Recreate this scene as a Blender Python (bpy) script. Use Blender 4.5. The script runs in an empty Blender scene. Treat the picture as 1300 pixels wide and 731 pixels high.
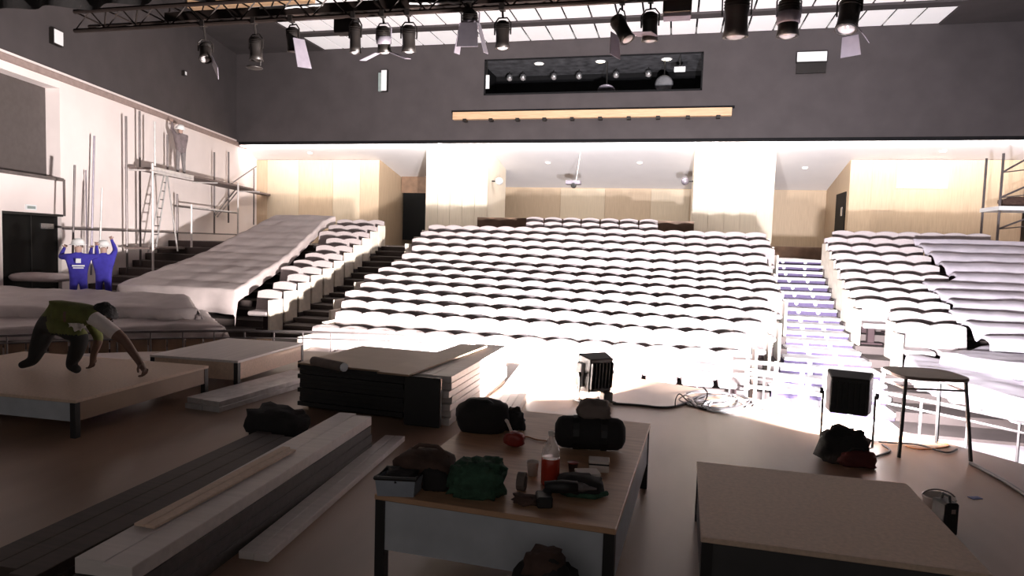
import bpy, bmesh, math, random
from mathutils import Vector, Matrix, noise
random.seed(7)
PI = math.pi
scn = bpy.context.scene
C = scn.collection

# ------------------------------------------------------------------ camera
# World: X across the hall, Y from the stage to the back wall, Z up, stage floor = 0
F, W, H = 850.0, 1300.0, 731.0
EYE = 1.85
YAW, PITCH, ROLL = math.radians(13.5), math.radians(3.74), 0.030
cam_d = bpy.data.cameras.new('camera'); cam = bpy.data.objects.new('camera', cam_d); C.objects.link(cam)
cam_d.sensor_width = 36; cam_d.lens = 36*F/W; cam_d.clip_end = 200; cam_d.clip_start = .05
cam.location = (0, 0, EYE)
CR = Matrix.Rotation(YAW, 3, 'Z') @ Matrix.Rotation(PI/2-PITCH, 3, 'X') @ Matrix.Rotation(ROLL, 3, 'Z')
cam.rotation_euler = CR.to_euler()
scn.camera = cam
CAM = Vector((0, 0, EYE))
def ray(px, py): return (CR @ Vector(((px-W/2)/F, (H/2-py)/F, -1))).normalized()
def P(px, py, z=0.0):                      # pixel -> point on a level surface
    r = ray(px, py); return CAM + r*((z-EYE)/r.z)
def Pd(px, py, d):                         # pixel -> point on the cross plane Y = d
    r = ray(px, py); return CAM + r*(d/r.y)
CF = Vector((-math.sin(YAW), math.cos(YAW), 0)); CX = Vector((math.cos(YAW), math.sin(YAW), 0))
def Pc(px, py, Y):                         # pixel -> point at view depth Y
    r = ray(px, py); return CAM + r*(Y/r.dot(CF))

# ------------------------------------------------------------------ world, exposure
w = bpy.data.worlds.new('world'); scn.world = w; w.use_nodes = True
bg = w.node_tree.nodes['Background']; bg.inputs[0].default_value = (1.0, .93, .90, 1); bg.inputs[1].default_value = .27
vs = scn.view_settings
vs.view_transform = 'Standard'; vs.look = 'None'; vs.gamma = 1; vs.use_curve_mapping = False
vs.exposure = 0.0
FLOOD_W = 3600.0; SOFFIT_FILL_W = 280.0

# ------------------------------------------------------------------ materials
def mat(name, col, rough=.6, metal=0, var=.12, scale=6, bump=0, col2=None, stretch=None, emit=0, trans=0, alpha=1, spec=None):
    m = bpy.data.materials.new(name); m.use_nodes = True
    nt = m.node_tree; b = nt.nodes['Principled BSDF']
    b.inputs['Roughness'].default_value = rough; b.inputs['Metallic'].default_value = metal
    if spec is not None: b.inputs['Specular IOR Level'].default_value = spec
    tc = nt.nodes.new('ShaderNodeTexCoord'); mp = nt.nodes.new('ShaderNodeMapping')
    nt.links.new(tc.outputs['Object'], mp.inputs[0])
    if stretch: mp.inputs['Scale'].default_value = stretch
    n = nt.nodes.new('ShaderNodeTexNoise'); n.inputs['Scale'].default_value = scale; n.inputs['Detail'].default_value = 4
    nt.links.new(mp.outputs[0], n.inputs['Vector'])
    r = nt.nodes.new('ShaderNodeValToRGB'); r.color_ramp.elements[0].position = .3; r.color_ramp.elements[1].position = .7
    c2 = col2 or tuple(min(1, c*(1+var)) for c in col)
    c1 = col if col2 else tuple(c*(1-var) for c in col)
    r.color_ramp.elements[0].color = (*c1, 1); r.color_ramp.elements[1].color = (*c2, 1)
    nt.links.new(n.outputs['Fac'], r.inputs[0]); nt.links.new(r.outputs[0], b.inputs['Base Color'])
    if bump:
        bn = nt.nodes.new('ShaderNodeBump'); bn.inputs['Strength'].default_value = bump; bn.inputs['Distance'].default_value = .02
        nt.links.new(n.outputs['Fac'], bn.inputs['Height']); nt.links.new(bn.outputs[0], b.inputs['Normal'])
    if emit:
        b.inputs['Emission Color'].default_value = (*col, 1); b.inputs['Emission Strength'].default_value = emit
    if trans: b.inputs['Transmission Weight'].default_value = trans
    if alpha < 1: b.inputs['Alpha'].default_value = alpha
    return m
M = dict(
 stage=mat('stage_floor', (.27, .172, .120), .36, var=.25, scale=1.4, bump=.05, stretch=(1, .25, 1)),
 fascia=mat('stage_fascia', (.45, .36, .27), .6),
 hall=mat('hall_floor', (.42, .38, .40), .7, scale=2),
 tier=mat('tier_floor', (.07, .052, .048), .75, scale=3),
 riser=mat('step_riser', (.085, .062, .13), .8, scale=12),
 nosing=mat('step_nosing', (.75, .73, .74), .5),
 ceil=mat('dark_ceiling', (.056, .047, .049), .85, var=.12, scale=1.2),
 slot=mat('slot_black', (.010, .010, .011), .8, spec=.1),
 slotgrey=mat('slot_grey', (.10, .10, .11), .6, scale=3, var=.5),
 wallw=mat('plaster', (.84, .75, .73), .8, var=.05, scale=.8),
 soffit=mat('white_soffit', (.88, .87, .90), .8, var=.02, scale=1),
 cornice=mat('cornice', (.32, .24, .22), .7),
 wood=mat('pale_wood', (.46, .345, .235), .55, var=.10, scale=5, stretch=(6, 6, .3)),
 wood2=mat('pale_wood_light', (.54, .44, .32), .55, var=.08, scale=5, stretch=(6, 6, .3)),
 woodw=mat('white_wood', (.66, .58, .47), .55, var=.06, scale=5, stretch=(6, 6, .3)),
 oak=mat('oak_beam', (.62, .40, .24), .55, var=.15, scale=5, stretch=(.4, 6, 6)),
 brown=mat('brown_panel', (.20, .12, .075), .6, var=.2, scale=4),
 seat=mat('seat_fabric', (.36, .31, .308), .85, var=.06, scale=30),
 seatbase=mat('seat_base', (.035, .016, .018), .8),
 endpanel=mat('end_panel', (.74, .66, .56), .6),
 film=mat('dust_sheet', (.45, .385, .375), .5, var=.12, scale=2.5, bump=.25),
 filmr=mat('dust_sheet_lilac', (.44, .40, .44), .5, var=.12, scale=2.5, bump=.25),
 steel=mat('steel_tube', (.16, .14, .14), .45, .6),
 white_steel=mat('white_steel', (.62, .58, .57), .5, .2),
 plank=mat('scaffold_plank', (.16, .12, .11), .8, scale=8),
 alu=mat('aluminium', (.62, .60, .60), .38, .6, var=.15, scale=10),
 black=mat('black_paint', (.011, .010, .010), .55),
 black2=mat('black_fabric', (.016, .014, .014), .9, scale=14, bump=.3),
 truss=mat('truss_black', (.020, .013, .011), .5, .3),
 lamp=mat('lamp_black', (.014, .011, .010), .45, .2),
 flap=mat('lamp_flap', (.30, .27, .32), .45, .5),
 lens=mat('lamp_lens', (.55, .52, .53), .2, .3),
 door=mat('door_black', (.004, .004, .004), .6, spec=.15),
 glassd=mat('dark_glass', (.075, .062, .06), .6),
 chrome=mat('chrome', (.6, .6, .62), .25, .9),
 sign=mat('sign_white', (.85, .86, .88), .5, var=.02),
 signdark=mat('sign_ink', (.05, .09, .06), .6),
 deck=mat('deck_wood', (.46, .27, .16), .45, var=.18, scale=4, stretch=(1, 5, 1)),
 board=mat('chipboard', (.60, .445, .335), .6, var=.10, scale=40),
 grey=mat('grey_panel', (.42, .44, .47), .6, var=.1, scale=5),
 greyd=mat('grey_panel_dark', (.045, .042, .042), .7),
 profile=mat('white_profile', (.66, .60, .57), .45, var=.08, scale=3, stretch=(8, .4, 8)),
 side_shade=mat('board_side_shade', (.055, .045, .04), .6, var=.2, scale=4, stretch=(8, .4, 8)),  # dark tone paints the unlit side of the white stack
 profiled=mat('dark_plank', (.038, .024, .018), .6, var=.3, scale=4, stretch=(8, .4, 8)),
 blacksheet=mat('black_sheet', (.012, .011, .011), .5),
 browntop=mat('brown_sheet', (.30, .20, .135), .5, var=.1, scale=3),
 bluegrey=mat('tub_plastic', (.30, .33, .38), .5),
 green=mat('green_cloth', (.028, .072, .042), .9, var=.4, scale=20, bump=.6),
 dbrown=mat('brown_cloth', (.07, .038, .028), .9, var=.3, scale=10, bump=.5),
 greyc=mat('grey_cloth', (.16, .125, .11), .9, scale=10, bump=.5),
 red=mat('red_plastic', (.26, .022, .014), .4),
 drink=mat('red_drink', (.42, .04, .02), .15),
 clear=mat('clear_plastic', (.85, .75, .70), .10, alpha=.34),
 paper=mat('paper_white', (.62, .55, .50), .7, var=.04),
 cable=mat('cable_black', (.03, .026, .026), .5),
 cablew=mat('cable_white', (.6, .6, .62), .5),
 orange=mat('cable_orange', (.40, .16, .06), .5),
 tabletop=mat('table_top', (.16, .105, .085), .5),
 skin=mat('skin_tone', (.13, .068, .045), .6),
 skin2=mat('skin_tone_light', (.42, .27, .22), .6),
 hair=mat('black_hair', (.008, .006, .006), .8, scale=40, bump=.8),
 hivis=mat('olive_shirt', (.105, .11, .026), .85, var=.25, scale=8, bump=.2),
 tee=mat('white_cloth', (.62, .55, .52), .85),
 trouser=mat('dark_trousers', (.016, .014, .013), .9, bump=.2),
 blue=mat('blue_overall', (.045, .035, .36), .85, var=.2, scale=8, bump=.2),
 gcloth=mat('grey_overall', (.17, .135, .14), .85, var=.25, scale=8, bump=.2),
 gtrous=mat('grey_trousers', (.20, .18, .18), .85, var=.2, scale=8),
 helmet=mat('white_helmet', (.80, .80, .80), .35, var=.02),
 tealm=mat('teal_panel', (.28, .34, .33), .5),
 skyp=mat('skylight_panel', (.86, .82, .83), .6, var=.02, scale=.5, emit=.45),
 led=mat('led_glow', (1, .96, .92), .4, var=0, emit=30),
 dl=mat('downlight_glow', (1, .88, .68), .4, var=0, emit=6),
)

# ------------------------------------------------------------------ mesh helper
class MB:
    def __init__(s): s.v = []; s.f = []; s.mi = []
    def add(s, vs_, fs, m=0):
        o = len(s.v); s.v += [Vector(v) for v in vs_]; s.f += [tuple(i+o for i in f) for f in fs]; s.mi += [m]*len(fs)
        return s
    def box(s, c, d, rz=0, R=None, m=0):
        R = R or Matrix.Rotation(rz, 3, 'Z'); c = Vector(c); x, y, z = d[0]/2, d[1]/2, d[2]/2
        vs_ = [c + R @ Vector((a*x, b*y, e*z)) for e in (-1, 1) for b in (-1, 1) for a in (-1, 1)]
        return s.add(vs_, [(0,2,3,1), (4,5,7,6), (0,1,5,4), (2,6,7,3), (0,4,6,2), (1,3,7,5)], m)
    def bounds(s, x0, x1, y0, y1, z0, z1, m=0): return s.box(((x0+x1)/2, (y0+y1)/2, (z0+z1)/2), (x1-x0, y1-y0, z1-z0), m=m)
    def hexa(s, p, m=0): return s.add(p, [(0,3,2,1), (4,5,6,7), (0,1,5,4), (1,2,6,5), (2,3,7,6), (3,0,4,7)], m)
    def prism(s, poly, z0, z1, m=0):                       # poly: xy list, counter-clockwise
        n = len(poly)
        vs_ = [(p[0], p[1], z0) for p in poly] + [(p[0], p[1], z1) for p in poly]
        return s.add(vs_, [tuple(range(n))[::-1], tuple(range(n, 2*n))] + [(i, (i+1) % n, n+(i+1) % n, n+i) for i in range(n)], m)
    def tube(s, pts, r, n=8, m=0, closed=False):
        pts = [Vector(p) for p in pts]; k = len(pts); rs = r if isinstance(r, (list, tuple)) else [r]*k
        vs_ = []; prev = None
        for i, p in enumerate(pts):
            t = (pts[min(i+1, k-1)] - pts[max(i-1, 0)]) if not closed else (pts[(i+1) % k] - pts[i-1])
            if t.length < 1e-9: t = Vector((0, 0, 1))
            t.normalize()
            if prev is None: a = t.cross(Vector((0, 0, 1)) if abs(t.z) < .9 else Vector((1, 0, 0))).normalized()
            else:
                a = prev - t*prev.dot(t)
                a = a.normalized() if a.length > 1e-6 else t.orthogonal().normalized()
            prev = a; b = t.cross(a)
            vs_ += [p + (a*math.cos(2*PI*j/n) + b*math.sin(2*PI*j/n))*rs[i] for j in range(n)]
        fs = [(i*n+j, i*n+(j+1) % n, ((i+1) % k)*n+(j+1) % n, ((i+1) % k)*n+j) for i in range(k if closed else k-1) for j in range(n)]
        if not closed: fs += [tuple(range(n))[::-1], tuple(range((k-1)*n, k*n))]
        return s.add(vs_, fs, m)
    def lathe(s, prof, c=(0, 0, 0), n=16, R=None, m=0):    # prof: (r, z)
        R = R or Matrix.Identity(3); c = Vector(c); k = len(prof)
        vs_ = [c + R @ Vector((max(r, 1e-4)*math.cos(2*PI*j/n), max(r, 1e-4)*math.sin(2*PI*j/n), z)) for r, z in prof for j in range(n)]
        fs = [(i*n+j, i*n+(j+1) % n, (i+1)*n+(j+1) % n, (i+1)*n+j) for i in range(k-1) for j in range(n)]
        fs += [tuple(range(n))[::-1], tuple(range((k-1)*n, k*n))]
        return s.add(vs_, fs, m)
    def grid(s, fn, nu, nv, m=0):
        vs_ = [fn(i/nu, j/nv) for j in range(nv+1) for i in range(nu+1)]
        return s.add(vs_, [(j*(nu+1)+i, j*(nu+1)+i+1, (j+1)*(nu+1)+i+1, (j+1)*(nu+1)+i) for j in range(nv) for i in range(nu)], m)
    def blob(s, c, r, seed=0, amp=.15, nu=20, nv=12, freq=2.0, flat=True, rz=0, m=0):   # soft lumpy bag or cloth, flat underneath
        c = Vector(c); R = Matrix.Rotation(rz, 3, 'Z'); vs_ = []
        for j in range(nv+1):
            th = PI*j/nv
            for i in range(nu):
                ph = 2*PI*i/nu
                d = Vector((math.sin(th)*math.cos(ph), math.sin(th)*math.sin(ph), math.cos(th)))
                q = Vector([math.copysign(abs(a)**.7, a) for a in d])
                k = 1 + amp*noise.noise(d*freq + Vector((seed*3.1, seed*1.7, seed)))+amp*.5*noise.noise(d*freq*2.7 + Vector((seed, 5, 1)))
                p = Vector((q.x*r[0]*k, q.y*r[1]*k, q.z*r[2]*k))
                if flat: p.z = max(p.z, -r[2]*.78)
                vs_.append(c + R @ p)
        fs = [(j*nu+i, (j+1)*nu+i, (j+1)*nu+(i+1) % nu, j*nu+(i+1) % nu) for j in range(nv) for i in range(nu)]
        return s.add(vs_, fs, m)
    def mesh(s, name, mats, smooth=False, bevel=0, inv=None, seg=1):
        me = bpy.data.meshes.new(name)
        vs_ = [inv @ v for v in s.v] if inv is not None else s.v
        me.from_pydata([tuple(v) for v in vs_], [], s.f)
        for m in (mats if isinstance(mats, (list, tuple)) else [mats]): me.materials.append(m)
        for p, i in zip(me.polygons, s.mi): p.material_index = i
        bm = bmesh.new(); bm.from_mesh(me)
        bmesh.ops.remove_doubles(bm, verts=bm.verts, dist=1e-5)
        bmesh.ops.recalc_face_normals(bm, faces=bm.faces)
        if bevel: bmesh.ops.bevel(bm, geom=list(bm.edges), offset=bevel, segments=seg, affect='EDGES', clamp_overlap=True)
        bm.to_mesh(me); bm.free()
        if smooth:
            for p in me.polygons: p.use_smooth = True
        return me
TM = {}
def thing(name, label, cat, loc=(0, 0, 0), rz=0, group=None, kind=None):
    o = bpy.data.objects.new(name, None); C.objects.link(o); o.empty_display_size = .1
    o.location = loc; o.rotation_euler = (0, 0, rz)
    TM[o] = Matrix.Translation(Vector(loc)) @ Matrix.Rotation(rz, 4, 'Z')
    tag(o, label, cat, group, kind); return o
def tag(o, label=None, cat=None, group=None, kind=None):
    if label: o['label'] = label
    if cat: o['category'] = cat
    if group: o['group'] = group
    if kind: o['kind'] = kind
    return o
def part(par, name, mb, m, smooth=False, bevel=0, w=True, label=None, seg=1, top=None):
    """mesh child; w: the MB holds world coordinates. top: the thing when par is itself a part"""
    base = TM.get(top or par)
    o = bpy.data.objects.new(name, mb.mesh(name, m, smooth, bevel, base.inverted() if (w and base) else None, seg)); C.objects.link(o)
    o.parent = par
    if label: o['label'] = label
    return o
def solo(name, mb, m, label, cat, origin, smooth=False, bevel=0, group=None, kind=None):
    T = Matrix.Translation(Vector(origin))
    o = bpy.data.objects.new(name, mb.mesh(name, m, smooth, bevel, T.inverted())); C.objects.link(o); o.location = origin
    TM[o] = T
    return tag(o, label, cat, group, kind)
def struct(name, mb, m, smooth=False, bevel=0, label=None, cat=None):
    o = bpy.data.objects.new(name, mb.mesh(name, m, smooth, bevel)); C.objects.link(o); TM[o] = Matrix.Identity(4)
    o['kind'] = 'structure'
    if label: o['label'] = label
    if cat: o['category'] = cat
    return o
def inst(name, me, par, loc=(0, 0, 0), rz=0):
    o = bpy.data.objects.new(name, me); C.objects.link(o); o.parent = par; o.location = loc; o.rotation_euler = (0, 0, rz); return o
def ordinal(n): return f"{n}{'th' if 10 <= n % 100 <= 20 else {1:'st',2:'nd',3:'rd'}.get(n % 10,'th')}"
def lerp(a, b, t): return a + (b-a)*t

# ------------------------------------------------------------------ rake of the seats
D13, PITCHR = 11.65, .755
ZT = [.95, .77, .565, .34, .12, -.10, -.33, -.54, -.69, -.845, -1.0, -1.15, -1.30, -1.45, -1.66, -1.72, -1.75]   # index -1 .. 15, seat tops relative to the eye
def drow(k): return D13 + PITCHR*(13-k)
def ztop(k):
    t = max(0, min(len(ZT)-1.001, k+1)); i = int(t); return EYE + lerp(ZT[i], ZT[i+1], t-i)
SH = .92
def zfl(k): return ztop(k) - SH
LOW = -.80

# ------------------------------------------------------------------ stage and hall floor
AC = Vector((-3.4, 1.9)); RS, RB = 8.25, 9.12
def arc(r, a0, a1, n): return [(AC.x+r*math.cos(lerp(a0, a1, i/n)), AC.y+r*math.sin(lerp(a0, a1, i/n))) for i in range(n+1)]
a0 = math.asin(1.3/RS)
poly = arc(RS, a0, PI-a0, 60) + [(-22, 3.2), (-22, -7), (15, -7), (15, 3.2)]
struct('floor', MB().prism(poly, -.12, 0), M['stage'], label='dark brown stage floor with curved front edge', cat='floor')
fas = struct('trim_1', MB().prism(arc(RS-.08, a0, PI-a0, 60) + [(-21.9, 3.1), (-21.9, 2.9), (14.9, 2.9), (14.9, 3.1)], LOW, -.121), M['fascia'], label='curved front of the stage', cat='trim')
struct('floor.001', MB().bounds(-22, 16, 2.5, 12.2, LOW-.2, LOW), M['hall'], label='low hall floor between stage and seats', cat='floor')

def interp(tab, k):
    ks = sorted(tab)
    if k <= ks[0]: return tab[ks[0]]
    for a, b in zip(ks, ks[1:]):
        if k <= b: return lerp(tab[a], tab[b], (k-a)/(b-a))
    return tab[ks[-1]]
UL = {1: -7.72, 3: -7.72, 6: -7.5, 9: -7.42, 10: -7.22, 11: -6.98, 12: -6.83, 13: -6.75}
UR = {1: 2.45, 3: 2.55, 6: 2.4, 9: 2.15, 11: 1.75, 12: 1.55, 13: 1.3}
XR = {.4: 4.28, 1.4: 3.98, 8.4: 3.62, 10.4: 3.75, 13.4: 3.4}
XL = {.4: -9.55, 10.4: -8.65, 13.4: -8.4}
def tiers(name, label, fx0, fx1, ks):
    o = bpy.data.objects.new(name, None); C.objects.link(o); TM[o] = Matrix.Identity(4); tag(o, label, 'floor', kind='structure')
    for i, k in enumerate(ks):
        d = drow(k); front = d - .52; x0, x1 = fx0(k), fx1(k)
        back = drow(ks[i+1])-.52 if i+1 < len(ks) else 34.0
        part(o, 'tier', MB().bounds(x0, x1, front, back, LOW-.3, zfl(k)), M['tier'])
    return o
KC = [13-i for i in range(14)] + [-1]
tiers('floor.002', 'dark stepped floor under the centre seats', lambda k: interp(UL, k)-.1, lambda k: interp(UR, k)+.12, KC)
KR = [13.4-i for i in range(14)]
tiers('floor.003', 'dark stepped floor under the right seats', lambda k: interp(XR, k), lambda k: 16, KR)
KL = [13.4-i for i in range(14)]
tiers('floor.004', 'dark stepped floor under the left seats', lambda k: -22, lambda k: interp(XL, k), KL)

def stairs(name, label, fx0, fx1, n, k0=13.2, k1=.2, lights=True):
    o = bpy.data.objects.new(name, None); C.objects.link(o); TM[o] = Matrix.Identity(4); tag(o, label, 'stairs', kind='structure')
    me_r = me_n = None
    for i in range(n):
        k = lerp(k0, k1, i/(n-1)); kn = lerp(k0, k1, (i+1)/(n-1))
        y0, y1 = drow(k)-.50, (drow(kn)-.50 if i < n-1 else 33.5)
        zt_ = zfl(k) - .01
        wid = 0; x0, x1 = fx0(k), fx1(k)
        s = part(o, 'step', MB().bounds(x0-wid*.4, x1+wid, y0+.02, y1+.02, LOW-.3, zt_-.06), M['riser' if lights else 'tier'])
        part(s, 'nosing', MB().bounds(x0-wid*.4, x1+wid, y0-.015, y1, zt_-.06, zt_), M['nosing' if lights else 'tier'], top=o)
        if lights:
            for q in (.30, .66):
                cx = lerp(x0, x1, q)
                R = Matrix.Rotation(PI/2, 3, 'X')
                part(s, 'step_light', MB().lathe([(.045, -.01), (.045, .012), (.03, .02)], (cx, y0-.0, zt_-.085), 10, R), M['sign'], top=o)
    return o
stairs('floor.005', 'right aisle stairs with violet risers, white nosings and step lights', lambda k: interp(UR, k)+.13, lambda k: interp(XR, k)-.01, 19)
stairs('floor.006', 'dark left aisle stairs between the left and centre seats, darkened for shadow', lambda k: interp(XL, k)+.01, lambda k: interp(UL, k)-.11, 19, lights=False)  # one dark tone holds both the carpet and the shadow, nosings too

# ------------------------------------------------------------------ left wall with window and door
WO = Vector((-15.8, 12.84, 0)); WD = Vector((-.2453, .9694, 0)); WN = Vector((.9694, .2453, 0)); WRZ = math.atan2(WD.y, WD.x)
def wp(s, off, z): return WO + WD*s + WN*off + Vector((0, 0, z))
def ws(px, off=0):                                    # distance along the left wall of a pixel column
    r = ray(px, 300); o = WO + WN*off
    # o + WD*s = t*r (xy)
    det = WD.x*(-r.y) - WD.y*(-r.x)
    return ((-o.x)*(-r.y) - (-o.y)*(-r.x))/det
CZ = EYE + 4.19; HZ = EYE + 8.05
def wbox(mb, s0, s1, o0, o1, z0, z1, m=0): return mb.box(wp((s0+s1)/2, (o0+o1)/2, (z0+z1)/2), (s1-s0, o1-o0, z1-z0), R=Matrix((WD, -WN, (0, 0, 1))).transposed(), m=m)
sD0, sD1, zD = ws(3), ws(80), EYE+.40
sW1, zW0, zW1 = ws(78), EYE+1.40, EYE+3.83
mb = MB()
wbox(mb, -9, sW1, -.5, 0, zW1, CZ+.1); wbox(mb, sW1, 17.2, -.5, 0, LOW-.3, CZ+.1)
wbox(mb, -9, sD0, -.5, 0, LOW-.3, zW0); wbox(mb, sD0, sD1, -.5, 0, zD, zW0); wbox(mb, sD1, sW1+.001, -.5, 0, LOW-.3, zW0)
wall_l = struct('wall_left', mb, M['wallw'], label='pale plaster side wall behind the scaffold', cat='wall')
mb = MB(); wbox(mb, -9, sW1, -.42, -.38, zW0, zW1)
win = struct('window_1', mb, M['glassd'], label='dark control room window high in the left wall', cat='window')
mb = MB(); wbox(mb, -9, sW1+.02, 0, .08, zW0-.06, zW0+.02); part(win, 'window_sill', mb, M['steel'])
mb = MB(); wbox(mb, sD0, sD1, -.16, -.10, -.2, zD)
dr = struct('door_1', mb, M['door'], label='black double door in the left wall', cat='door')
sm = (sD0+sD1)/2
mb = MB(); wbox(mb, sm-.012, sm+.012, -.10, -.085, -.2, zD); part(dr, 'door_gap', mb, M['black'])
mb = MB(); wbox(mb, sm+.35, sm+.85, -.10, -.07, zD-.36, zD-.22); part(dr, 'door_plate', mb, M['chrome'], label='metal plate high on the door')
mb = MB(); wbox(mb, sD0, sD1, -.10, .015, zD-.02, zD+.04); part(dr, 'door_head', mb, M['black'])
mb = MB(); wbox(mb, -9, 17.2, 0, .10, CZ-.16, CZ-.001); struct('trim_2', mb, M['cornice'], label='brown cornice along the top of the left wall', cat='trim')
for s0 in (ws(80.5), ):
    mb = MB(); wbox(mb, s0, s0+.05, 0, .04, zD, zW0); struct('trim_3', mb, M['steel'], label='dark upright strip beside the door', cat='trim')
sg = thing('exit_sign', 'small white exit sign above the black double door', 'sign', wp(ws(39), .02, zD+.16), WRZ-PI)
mb = MB(); s_ = ws(39); wbox(mb, s_-.19, s_+.19, 0, .03, zD+.10, zD+.24); part(sg, 'plate', mb, M['sign'])
mb = MB(); wbox(mb, s_-.15, s_+.15, .03, .033, zD+.135, zD+.205); part(sg, 'print', mb, M['tealm'])

# right wall, stage sides
mb = MB(); p0, p1 = Vector((8.6, 11.8, 0)), Vector((14.4, 34, 0)); dv = (p1-p0).normalized()
mb.box(((p0+p1)/2)+Vector((dv.y, -dv.x, 0))*.2+Vector((0, 0, 2.6)), ((p1-p0).length, .4, 7.2), rz=math.atan2(dv.y, dv.x))
struct('wall_right', mb, M['wallw'], label='pale plaster side wall on the right', cat='wall')
struct('wall_stage_left', MB().bounds(-15.2, -14.8, -7, 9.2, -.8, HZ), M['black'], label='black side wall of the stage', cat='wall')
struct('wall_stage_right', MB().bounds(10.0, 10.4, -7, 11.9, -.8, HZ), M['black'], label='black side wall of the stage on the right', cat='wall')

# ------------------------------------------------------------------ dark bulkhead wall, high ceiling with skylight, booth window
EDG = 26.8
X0, X1 = -24, 17
HZ = EYE + 8.05                                       # underside of the high ceiling
Q0, Q1, QZ0, QZ1 = -7.8, .75, EYE+6.0, EYE+7.42       # booth window in the bulkhead
mb = MB()
mb.bounds(X0, Q0, EDG-.2, EDG, CZ, HZ+.1); mb.bounds(Q1, X1, EDG-.2, EDG, CZ, HZ+.1); mb.bounds(Q0, Q1, EDG-.2, EDG, CZ, QZ0); mb.bounds(Q0, Q1, EDG-.2, EDG, QZ1, HZ+.1)
struct('wall_bulkhead', mb, M['ceil'], label='dark grey bulkhead wall above the rear seats', cat='wall')
tb = struct('trim_4', MB().bounds(X0, X1, EDG-.21, EDG-.08, CZ-.10, CZ+.02), M['slot'], label='black lower edge of the dark bulkhead', cat='trim')
for i in range(5):                                    # unseen fill lights added behind the bulkhead edge to brighten the rear soffit
    ld = bpy.data.lights.new('added_soffit_fill', 'AREA'); ld.shape = 'RECTANGLE'; ld.size = 6.4; ld.size_y = .05; ld.energy = SOFFIT_FILL_W; ld.color = (1, .95, .92)
    lo = bpy.data.objects.new('added_soffit_fill', ld); C.objects.link(lo); lo.parent = tb; lo.location = (-17.2+i*6.6, EDG-.06, CZ-.05)
    lo.rotation_euler = Vector((0, 1, .03)).to_track_quat('-Z', 'Y').to_euler()
mb = MB(); wbox(mb, -9, 15.2, -.5, -.02, CZ+.02, HZ+.1)
struct('wall_left_upper', mb, M['ceil'], label='dark upper part of the left wall above the cornice', cat='wall')
mb = MB(); p0, p1 = Vector((8.6, 11.8, 0)), Vector((12.7, 27.4, 0)); dv = (p1-p0).normalized()
mb.box(((p0+p1)/2)+Vector((dv.y, -dv.x, 0))*.2+Vector((0, 0, (6.21+HZ)/2)), ((p1-p0).length, .4, HZ-6.21), rz=math.atan2(dv.y, dv.x))
struct('wall_right_upper', mb, M['ceil'], label='dark upper part of the right wall', cat='wall')
# booth behind the window
mb = MB().bounds(Q0-.3, Q1+.3, EDG+2.75, EDG+2.85, QZ0-.6, QZ1+.2); mb.bounds(Q0-.4, Q0-.3, EDG, EDG+2.8, QZ0-.6, QZ1+.2); mb.bounds(Q1+.3, Q1+.4, EDG, EDG+2.8, QZ0-.6, QZ1+.2); mb.bounds(Q0-.4, Q1+.4, EDG, EDG+2.8, QZ0-.7, QZ0-.6)
sl = struct('wall_booth', mb, M['slot'], label='black inside of the control booth behind its window', cat='wall')
part(sl, 'booth_ceiling', MB().bounds(Q0-.4, Q1+.4, EDG, EDG+2.8, QZ1+.05, QZ1+.12), M['slotgrey'])
mb = MB()
for b in ((Q0, Q1, QZ1-.05, QZ1), (Q0, Q1, QZ0, QZ0+.06), (Q0, Q0+.06, QZ0, QZ1), (Q1-.06, Q1, QZ0, QZ1)): mb.bounds(b[0], b[1], EDG-.23, EDG-.19, b[2], b[3])
struct('window_3', mb, M['slot'], label='black frame of the long control booth window', cat='window')
# high ceiling
S0, S1 = -15.0, 8.6
ROWS = ((24.72, 26.74), (22.15, 24.2), (19.6, 21.65))
mb = MB()
for b in ((X0, X1, -7, 19.5), (X0, S0, 19.5, EDG), (S1, X1, 19.5, EDG)): mb.bounds(*b, HZ, HZ+.3)
struct('ceiling', mb, M['ceil'], label='high dark grey ceiling over the hall', cat='ceiling')
sky = thing('window_2', 'white panelled skylight strip in the high dark ceiling', 'window', (0, 0, HZ), 0, kind='structure')
for ya, yb in ((24.22, 24.70), (21.67, 22.13), (19.45, 19.58)): part(sky, 'frame_beam', MB().bounds(S0, S1, ya, yb, HZ-.02, HZ+.2), M['ceil'])
part(sky, 'backing', MB().bounds(S0, S1, 19.5, EDG-.2, HZ+.30, HZ+.34), M['slot'])
npan = 26; pw = (S1-S0)/npan
for ya, yb in ROWS:
    for i in range(npan):
        part(sky, 'panel', MB().bounds(S0+i*pw+.035, S0+(i+1)*pw-.035, ya, min(yb, EDG-.22), HZ+.05, HZ+.08), M['skyp'])
# oak ledges
ob = thing('oak_ledge', 'long pale oak ledge on the dark bulkhead under the booth window', 'ledge', (-3.6, EDG-.3, EYE+5.0))
lz = EYE + 5.16
part(ob, 'ledge', MB().bounds(-9.05, 1.85, EDG-.42, EDG-.2, lz-.15, lz+.15), M['oak'], bevel=.01)
part(ob, 'shadow_strip', MB().bounds(-9.15, 1.95, EDG-.26, EDG-.2, lz+.15, lz+.24), M['slot'])  # black strip stands in for the shadow line above the ledge
for i in range(10): part(ob, 'bracket', MB().bounds(-8.6+i*1.1, -8.45+i*1.1, EDG-.46, EDG-.2, lz-.24, lz-.13), M['lamp'])
o2 = thing('oak_ledge', 'short pale oak beam under the high ceiling at top left', 'ledge', (-14.3, 20.3, HZ))
part(o2, 'beam', MB().bounds(-16.6, -11.9, 20.2, 20.5, HZ-.30, HZ-.02), M['oak'], bevel=.01)
for x in (-16.0, -12.5): part(o2, 'hanger', MB().bounds(x-.03, x+.03, 20.3, 20.36, HZ-.03, HZ), M['black'])
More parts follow.
